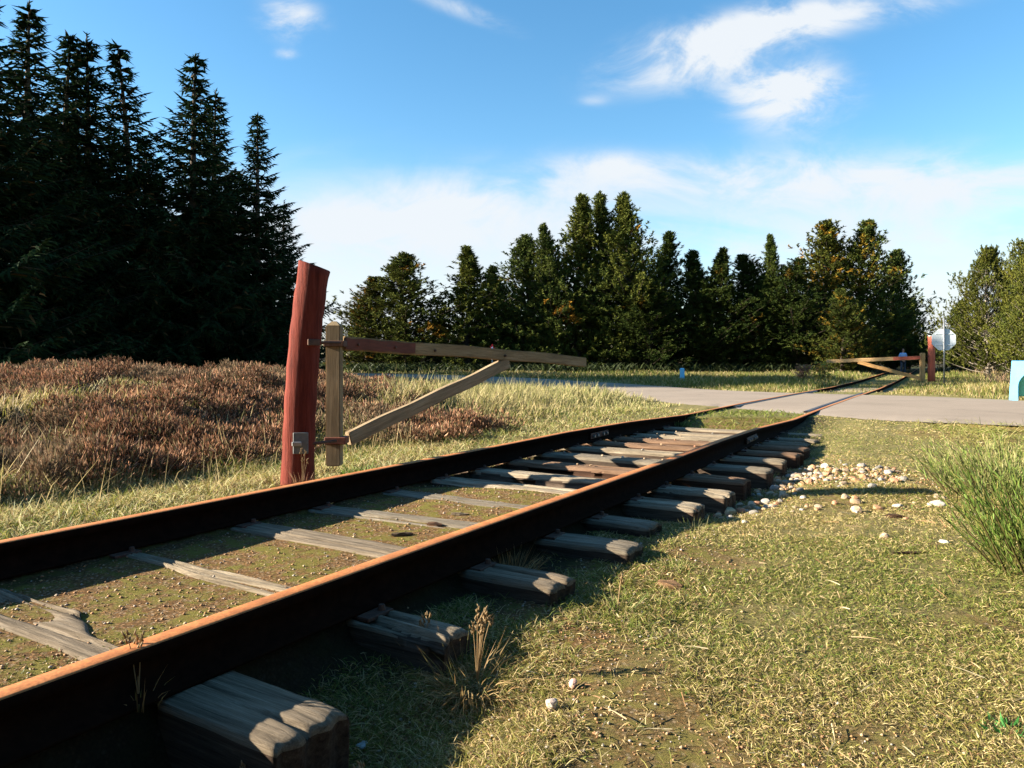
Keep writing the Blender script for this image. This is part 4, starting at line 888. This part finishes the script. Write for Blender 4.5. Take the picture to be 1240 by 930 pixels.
tuft(1.05, 4.3, 80, .10, 1.0, [(.15, .19, .05), (.36, .32, .15)], 'green tuft before the pale split sleeper end', rad=.09, wd=.004)
tuft(.86, 4.75, 60, .13, .8, dry, 'thin straw tuft leaning on the far part of the right rail', rad=.12, wd=.004)
tuft(2.12, 6.22, 80, .14, .8, [(.15, .19, .05), (.36, .32, .15)], 'grass tuft growing up the end of a brown sleeper over the pebbles', rad=.06, wd=.005)
tuft(3.12, 9.55, 160, .16, .8, [(.07, .14, .03), (.12, .2, .05), (.3, .27, .1)], 'dark green tuft against the right rail where the road begins', rad=.16, wd=.008)
tuft(2.35, 10.6, 160, .13, .8, [(.10, .17, .03), (.18, .2, .06)], 'green tuft beside the left rail end at the road', rad=.18, wd=.008)
tuft(-1.44, 5.12, 40, .22, .5, [(.16, .08, .05), (.26, .15, .08)], 'dark dry stalks at the foot of the tall red post', rad=.05, wd=.005, seeds=4)
tuft(-.95, 5.9, 200, .13, 1.3, [(.32, .33, .17), (.20, .25, .07), (.40, .38, .22)], 'curling pale grass clump right of the near gate foot', rad=.14, wd=.005, droop=1.2)
tuft(-1.18, 5.75, 160, .12, 1.0, [(.08, .15, .02), (.14, .2, .04)], 'fresh green weed clump right of the near gate foot', rad=.14, wd=.009, droop=.8)
tuft(1.32, 1.98, 60, .05, 1.4, [(.04, .16, .03), (.06, .2, .05)], 'small fresh green weed in the lawn near the bottom edge', name='weed', cat='weed', rad=.05, wd=.011)
wl = ['low dark green weed rosette in the lawn left of the broom bush', 'broad leaved green weed in the lawn below the stone heap', 'bright green weed patch in the lawn in the right foreground', 'small dark weed beside the bare orange soil', 'low weed between the third sleeper end and the lawn', 'green weed patch near the tip of the pebble heap', 'flat weed rosette in the lower right corner']
for (wx, wy, wn, ww), lb in zip([(1.75, 3.2, 60, .012), (1.35, 3.9, 70, .012), (1.0, 2.55, 50, .010), (.55, 2.25, 40, .009), (.75, 3.05, 40, .009), (2.6, 4.8, 80, .014), (1.15, 1.75, 36, .009)], wl): tuft(wx, wy, wn, .035, 2.2, [(.045, .13, .02), (.08, .17, .03)], lb, name='weed', cat='weed', rad=.09, wd=ww)
n = 380; Y = 1.4*(8/1.4)**rng.random(n); X = -.2+rng.random(n)*(.75*Y+.3); kk = cdist(X, Y) > 1.0; X, Y = X[kk], Y[kk]; n = len(X); a = rng.random(n)*6.28
c_ = np.array([[.50, .42, .26], [.42, .30, .17], [.30, .17, .08]])[rng.integers(0, 3, n)]*(.8+.4*rng.random((n, 1)))
emit('dead_straw', np.stack([X, Y, ground_z(X, Y)+.012+.01*rng.random(n)], 1), np.stack([np.cos(a), np.sin(a), .18*rng.normal(size=n)], 1), .03+.10*rng.random(n)**2, .0022+.0006*Y, c_, c_, .12, M['grass'], 'bleached dead straw lying flat on the lawn', 'straw')
# broom bush at the right edge
def bush(x, y, nb, h, sp, label, cols_, name='broom_bush', wd=.005, rad=.3):
    g = gz(x, y); P = []; D = []; Ls = []; 
    mb = MB()
    for k in range(nb):
        a = rng.random()*6.28; q = rng.random()**.7; p0 = np.array([math.cos(a)*rad*q, math.sin(a)*rad*q, 0]); ln = h*(.45+.65*rng.random()); lay = sp*(.15+.9*q)*(.5+rng.random())
        d = np.array([math.cos(a)*lay, math.sin(a)*lay, 1.0]); d /= np.linalg.norm(d); s = np.linspace(0, 1, 12); cu = p0+d*s[:, None]*ln; cu[:, 2] += -.10*ln*s**2*lay
        if k % 7 == 0: mb.tube([tuple(cu[0]), tuple(cu[5]), tuple(cu[11])], [.006, .004, .0015], 5, cap=False)
        P.append(cu[:-1]); D.append(np.diff(cu, axis=0)+rng.normal(size=(11, 3))*.006); Ls.append(np.full(11, ln/11*1.35))
        P.append(cu[3:-1]); D.append(d+rng.normal(size=(8, 3))*.35); Ls.append(np.full(8, .05+.04*rng.random()))
    P = np.concatenate(P); D = np.concatenate(D); Ls = np.concatenate(Ls); n = len(P); c = np.array(cols_)[rng.integers(0, len(cols_), n)]*(.7+.6*rng.random((n, 1)))
    t_ = thing(name, label, 'bush', (x, y, g)); obj('twigs', blades_mesh('twigs', P, D, Ls, wd, c*1.1, c*.85, droop=0), M['grass'], t_)
    me = mb.mesh(); ca = me.color_attributes.new('Col', 'FLOAT_COLOR', 'POINT'); c4 = np.ones((len(me.vertices), 4), np.float32); c4[:, :3] = (.10, .08, .03); ca.data.foreach_set('color', c4.ravel()); obj('stems', me, M['grass'], t_)
bush(2.50, 3.42, 300, .49, .66, 'green broom bush with whippy upright twigs at the right edge', [(.10, .16, .025), (.14, .21, .035), (.07, .11, .02), (.20, .19, .05)], rad=.26)
bush(3.55, 5.35, 260, .42, .8, 'lighter green broom bush behind the bigger one at the right edge', [(.15, .21, .04), (.22, .24, .07), (.30, .28, .12)], rad=.4, wd=.006)
def leafy(x, y, h, label, cols_, n=260):
    g = gz(x, y); a = rng.random(n)*6.28; q = rng.random(n)**.5; zz2 = rng.random(n); P = np.stack([np.cos(a)*q*h*.45, np.sin(a)*q*h*.45, .15*h+zz2*h*.8], 1); D = rng.normal(size=(n, 3))+np.array([0, 0, .3])
    c = np.array(cols_)[rng.integers(0, len(cols_), n)]*(.7+.6*rng.random((n, 1))); t_ = thing('leafy_shrub', label, 'shrub', (x, y, g)); obj('leaves', blades_mesh('leaves', P, D, .10+.06*rng.random(n), .07, c, c, droop=.3), M['grass'], t_)
    mb = MB()
    for k in range(7): a = k*.9; mb.tube([(0, 0, -.05), (math.cos(a)*h*.15, math.sin(a)*h*.15, h*.5), (math.cos(a)*h*.3, math.sin(a)*h*.3, h*.85)], [.02, .014, .006], 5, cap=False)
    obj('stems', mb.mesh(), M['bark'], t_)
leafy(at_px(995, 33), 33, .95, 'small shrub with yellow and orange leaves left of the far track', [(.35, .26, .04), (.42, .22, .05), (.20, .22, .05)])
leafy(at_px(978, 35), 35.5, .8, 'low reddish brown shrub beside the yellow leaved one', [(.26, .13, .08), (.2, .14, .07)])

# ------------------------------------------------------------------ stones
ico = []
for v in range(7):
    bm = bmesh.new(); bmesh.ops.create_icosphere(bm, subdivisions=2, radius=1); r = random.Random(v); ax = [Vector((r.gauss(0, 1), r.gauss(0, 1), r.gauss(0, 1))).normalized() for _ in range(12)]; dd = [.50+.35*r.random() for _ in ax]
    for vv in bm.verts:
        p = vv.co.normalized(); m_ = 1.0
        for a_x, d_ in zip(ax, dd):
            q = p.dot(a_x)
            if q > 0: m_ = min(m_, d_/q)
        vv.co = p*(m_*.85+.15)
    ico.append(bm_mesh(bm, 'stone', False)); ico[-1].materials.append(M['stone'])
scol = [(.38, .26, .15), (.42, .31, .20), (.27, .25, .22), (.42, .23, .11), (.46, .41, .34), (.22, .20, .17), (.36, .18, .10), (.30, .22, .14)]
def stone(x, y, s, label=None, cat='stone', group=None, flat=.7, c=None, name='stone', sink=.62, z=None):
    o = bpy.data.objects.new(name, random.choice(ico)); link(o); g = gz(x, y) if z is None else z
    o.scale = (s, s*random.uniform(.7, 1), s*flat*random.uniform(.75, 1.1)); o.rotation_euler = (random.uniform(-.3, .3), random.uniform(-.3, .3), random.uniform(0, 6.3)); o.location = (x, y, g+s*flat*(1-sink)-s*flat*.25)
    c = c or random.choice(scol); f = random.uniform(.85, 1.35); o.color = (min(1, c[0]*f), min(1, c[1]*f), min(1, c[2]*f), 1); tag(o, label, cat, group); return o
stone(.115, 2.13, .026, 'pale pointed stone standing on the bare gravel near the bottom edge', flat=1.15, c=(.52, .40, .32), sink=.15)
stone(.185, 2.25, .019, 'smaller pinkish stone just behind the pale pointed one', flat=1.0, c=(.56, .33, .25), sink=.2)
stone(-.42, 2.08, .022, 'grey flat stone in the shadow between the first two sleepers', flat=.6, c=(.35, .37, .36))
stone(-.25, 1.84, .018, 'small whitish stone at the right of the nearest sleeper end', flat=.6, c=(.5, .48, .45))
gN = 'pale pebbles in the heap beside the exposed sleeper ends'
for k in range(262):
    # heap from the sleeper ends out to the right, two tongues as in the washed out hollow
    if k < 182: f = random.random()**1.35; y = 6.1+random.gauss(0, .34)*(1-.35*f); x = 2.02+f*1.2+(y-6.1)*.5+random.gauss(0, .05)
    elif k < 222: y = 4.95+random.gauss(0, .18); x = 1.38+random.random()*.42+(y-4.95)*.5
    else: y = 5.0+random.gauss(0, .3); x = 1.8+random.random()*1.6
    if cdist(x, y) < 1.24: x += .30
    s = random.choice((.020, .026, .030, .036, .046)) if k < 222 else random.choice((.014, .02, .03, .045))
    stone(x, y, s, 'pale rounded pebble lying in the loose heap beside the sleeper ends', 'pebble', gN, name='pebble', flat=.75)
stone(2.98, 5.80, .055, 'reddish orange stone at the right tip of the pebble heap', flat=.6, c=(.5, .22, .12)); stone(2.85, 4.98, .075, 'largest pale flat stone right of the pebble heap', flat=.4, c=(.6, .52, .42))
stone(2.2, 6.2, .06, 'long grey green stone above the pebble heap', flat=.35, c=(.42, .42, .36)); stone(1.42, 4.86, .052, 'tan stone wedged between two sleeper ends', flat=.8, c=(.55, .42, .24))
stone(2.62, 7.35, .05, 'grey stone alone on the grass above the pebble heap', flat=.4, c=(.4, .36, .32)); stone(2.3, 3.95, .03, 'small whitish stone on the bare patch left of the broom bush', flat=.5, c=(.6, .55, .48))
for k in range(26):
    Y = 5.9+3.6*random.random(); off = random.uniform(-.6, .6); p, _ = at_track(Y, off, 0); Ys_ = min(SL, key=lambda q: abs(q[0]-(p.y+.58*off)))[0]
    q, _ = at_track(Ys_, off+random.uniform(-.02, .02), float(zr(Ys_))-.14); stone(q.x, q.y, .016, 'small pale pebble lying on top of an exposed sleeper', 'pebble', 'pebbles lying on the exposed sleepers', name='pebble', z=q.z+.004)
# loose gravel: one object
X, Y = scatter(90000, 1.3, 11, .7); C = cdist(X, Y)
wgt = np.where((np.abs(C) < .7) & (Y < 10), .26, 0)+(1-smooth01(np.abs(C-1.4), .1, .6))*(1-smooth01(Y, 3.2, 4.6))*.4+np.where((C > .85) & (C < 1.7) & (Y > 4.6) & (Y < 7.5), .7, 0)+.2*np.exp(-(np.hypot(X-.6, Y-1.9)/.6)**2)
heap = np.exp(-((Y-6.1)/.45)**2)*smooth01(X, 1.5, 1.9)*(1-smooth01(X, 3.0, 3.6))*(C > 1.15)
wgt = np.maximum(wgt, heap*1.5)
keep = rng.random(len(X)) < wgt; X, Y, heap = X[keep], Y[keep], heap[keep]; n = len(X); Zg = ground_z(X, Y); s = (.0022+.0042*rng.random(n)**3)*(1+.12*Y)*(1+1.3*heap*rng.random(n))
oct_ = np.array([[1, 0, 0], [0, 1, 0], [-1, 0, 0], [0, -1, 0], [0, 0, 1], [0, 0, -1]], float)
an = rng.random(n)*6.28; ca_, sa_ = np.cos(an), np.sin(an); V = np.zeros((n, 6, 3)); O = oct_[None]*(.7+.5*rng.random((n, 6, 1)))
V[..., 0] = X[:, None]+s[:, None]*(O[..., 0]*ca_[:, None]-O[..., 1]*sa_[:, None]); V[..., 1] = Y[:, None]+s[:, None]*(O[..., 0]*sa_[:, None]+O[..., 1]*ca_[:, None]); V[..., 2] = Zg[:, None]+s[:, None]*(O[..., 2]*.7+.35)
tri_ = np.array([(0, 1, 4), (1, 2, 4), (2, 3, 4), (3, 0, 4), (1, 0, 5), (2, 1, 5), (3, 2, 5), (0, 3, 5)]); T = (tri_[None]+np.arange(n)[:, None, None]*6).reshape(-1, 3)
gc = .85*np.array([(.42, .23, .09), (.34, .18, .08), (.46, .32, .18), (.38, .32, .26), (.28, .15, .07)])[rng.integers(0, 5, n)]*(.7+.5*rng.random((n, 1)))
tag(obj('gravel', np_mesh('gravel', V.reshape(-1, 3), tris=T, colr=np.repeat(gc, 6, 0), smooth=False), M['gravel']), 'fine orange brown gravel strewn between and beside the rails', 'gravel', kind='stuff')
# wood chips lying between the rails and on the lawn
def chip(x, y, l_, w_, label, rz, tone=(.6, .5, .42), name='wood_chip', z=None):
    bm = bmesh.new(); bmesh.ops.create_cube(bm, size=1)
    bmesh.ops.subdivide_edges(bm, edges=bm.edges, cuts=3, use_grid_fill=True)
    for v in bm.verts:
        f = abs(v.co.x)*2; v.co.x *= l_; v.co.y *= w_*(1-.55*f*f); v.co.z *= w_*.5*(1-.4*f); v.co += Vector((random.gauss(0, .002), random.gauss(0, .002), random.gauss(0, .0015)))
    o = obj(name, bm_mesh(bm), M['sleeper']); o.location = (x, y, (gz(x, y) if z is None else z)+w_*.2); o.rotation_euler = (0, .05, rz); o.color = (*tone, 1); tag(o, label, 'wood chip')
chip(-.565, 3.82, .11, .035, 'dark wood chip on the gravel between the rails, nearer the camera', .35); chip(-.42, 4.03, .08, .04, 'small dark wood chip beside a pebble between the rails', -.2, (.5, .32, .25)); chip(-.30, 4.28, .10, .03, 'flat grey splinter lying by the half buried sleeper', -.1, (.8, .75, .7))
chip(.68, 3.20, .11, .05, 'brown wood scrap on the grass past the third sleeper end', -.6, (.85, .6, .42)); chip(2.0, 3.72, .22, .02, 'thin dark twig lying on the bare patch left of the broom bush', .25, (.35, .25, .2), 'twig')
chip(2.38, 4.62, .10, .045, 'short dark brown branch piece below the largest pale stone', -.15, (.4, .28, .22), 'wood_piece')

# ------------------------------------------------------------------ the person standing beyond the far gate
def skin(name, verts, edges, radii, mat, parent, root=0, sub=1):
    me = bpy.data.meshes.new(name); me.from_pydata(verts, edges, []); o = obj(name, me, mat, parent)
    md = o.modifiers.new('Skin', 'SKIN'); md.use_smooth_shade = True
    for i, r in enumerate(radii): me.skin_vertices[0].data[i].radius = (r, r) if isinstance(r, (int, float)) else r
    me.skin_vertices[0].data[root].use_root = True
    s = o.modifiers.new('Sub', 'SUBSURF'); s.levels = sub; s.render_levels = sub; return o
def pm(name, c, r=.8): 
    return simple(name, [(.3, tuple(x*.9 for x in c)), (.7, c)], 6, r, bs=.1)
M['skin'] = pm('skin', (.42, .24, .17), .5); M['shirt'] = pm('blue_shirt', (.30, .52, .90)); M['jeans'] = pm('dark_jeans', (.03, .05, .085)); M['hair'] = pm('brown_hair', (.06, .035, .02)); M['cam'] = pm('black_plastic', (.015, .015, .018), .4); M['shoe'] = pm('dark_shoes', (.05, .03, .04))
HX, HY = at_px(1093.5, 50), 50.0; hg = gz(HX, HY)
per = thing('person', 'person in a light blue shirt and dark trousers standing on the track beyond the gate', 'person', (HX, HY, hg), R(8))
# facing the viewpoint: -Y forward
V = [(0, 0, .93), (0, .01, 1.12), (0, 0, 1.34), (0, 0, 1.46), (0, -.01, 1.54), (0, -.015, 1.63), (0, -.01, 1.71)]; Ed = [(i, i+1) for i in range(6)]; Rd = [(.15, .10), (.135, .095), (.165, .10), (.06, .06), (.055, .06), (.078, .095), (.06, .075)]
for s in (-1, 1):
    b = len(V); V += [(s*.17, 0, 1.40), (s*.27, .02, 1.15), (s*.13, -.20, 1.12), (s*.09, -.26, 1.14)]; Ed += [(2, b), (b, b+1), (b+1, b+2), (b+2, b+3)]; Rd += [.055, .042, .032, (.028, .036)]
    for q in range(4):
        f0 = len(V); V += [(s*(.075-.006*q), -.29-.002*q, 1.165-.018*q), (s*(.045-.004*q), -.305, 1.17-.018*q)]; Ed += [(b+3, f0), (f0, f0+1)]; Rd += [.009, .008]
    f0 = len(V); V += [(s*.065, -.265, 1.185), (s*.04, -.28, 1.20)]; Ed += [(b+3, f0), (f0, f0+1)]; Rd += [.010, .009]
    b = len(V); V += [(s*.10, 0, .88), (s*.115, -.01, .49), (s*.12, .02, .09), (s*.13, -.13, .04)]; Ed += [(0, b), (b, b+1), (b+1, b+2), (b+2, b+3)]; Rd += [.085, .055, .038, .035]
skin('body', V, Ed, Rd, M['skin'], per)
V = [(0, 0, .90), (0, .01, 1.12), (0, 0, 1.34), (0, 0, 1.44)]; Ed = [(0, 1), (1, 2), (2, 3)]; Rd = [(.185, .13), (.165, .12), (.185, .125), .075]
for s in (-1, 1): b = len(V); V += [(s*.185, 0, 1.395), (s*.285, .02, 1.15), (s*.16, -.165, 1.125)]; Ed += [(2, b), (b, b+1), (b+1, b+2)]; Rd += [.075, .062, .052]
skin('shirt', V, Ed, Rd, M['shirt'], per)
V = [(0, 0, .95)]; Ed = []; Rd = [(.165, .12)]
for s in (-1, 1): b = len(V); V += [(s*.10, 0, .84), (s*.117, -.01, .49), (s*.122, .02, .08)]; Ed += [(0, b), (b, b+1), (b+1, b+2)]; Rd += [.105, .078, .062]
skin('trousers', V, Ed, Rd, M['jeans'], per)
for s in (-1, 1): skin('shoe', [(s*.122, .05, .045), (s*.125, -.06, .045), (s*.13, -.16, .035)], [(0, 1), (1, 2)], [.048, .052, .042], M['shoe'], per)
skin('hair', [(0, .035, 1.60), (0, .02, 1.70), (0, -.03, 1.755)], [(0, 1), (1, 2)], [(.085, .075), (.088, .085), (.07, .05)], M['hair'], per)
bm = bmesh.new()
bmesh.ops.create_uvsphere(bm, u_segments=10, v_segments=6, radius=.012, matrix=Matrix.Translation((0, -.112, 1.62)) @ Matrix.Diagonal((1, 1.4, 1.6, 1)))
obj('nose', bm_mesh(bm, smooth=True), M['skin'], per)
for s in (-1, 1):
    bm = bmesh.new(); bmesh.ops.create_uvsphere(bm, u_segments=10, v_segments=6, radius=.011, matrix=Matrix.Translation((s*.032, -.100, 1.645))); obj('eye', bm_mesh(bm, smooth=True), M['cam'], per)
cm = thing('camera_in_hands', 'small black camera held in the hands of the person on the track', 'camera', (HX, HY, hg), R(8))
bm = bmesh.new(); box_bm(bm, (-.055, -.305, 1.10), (.055, -.265, 1.175), bevel=.006); obj('camera_body', bm_mesh(bm), M['cam'], cm)
bm = bmesh.new(); bmesh.ops.create_cone(bm, cap_ends=True, segments=16, radius1=.028, radius2=.026, depth=.04, matrix=Matrix.Translation((0, -.32, 1.135)) @ Matrix.Rotation(R(90), 4, 'X')); obj('lens', bm_mesh(bm), M['cam'], cm)
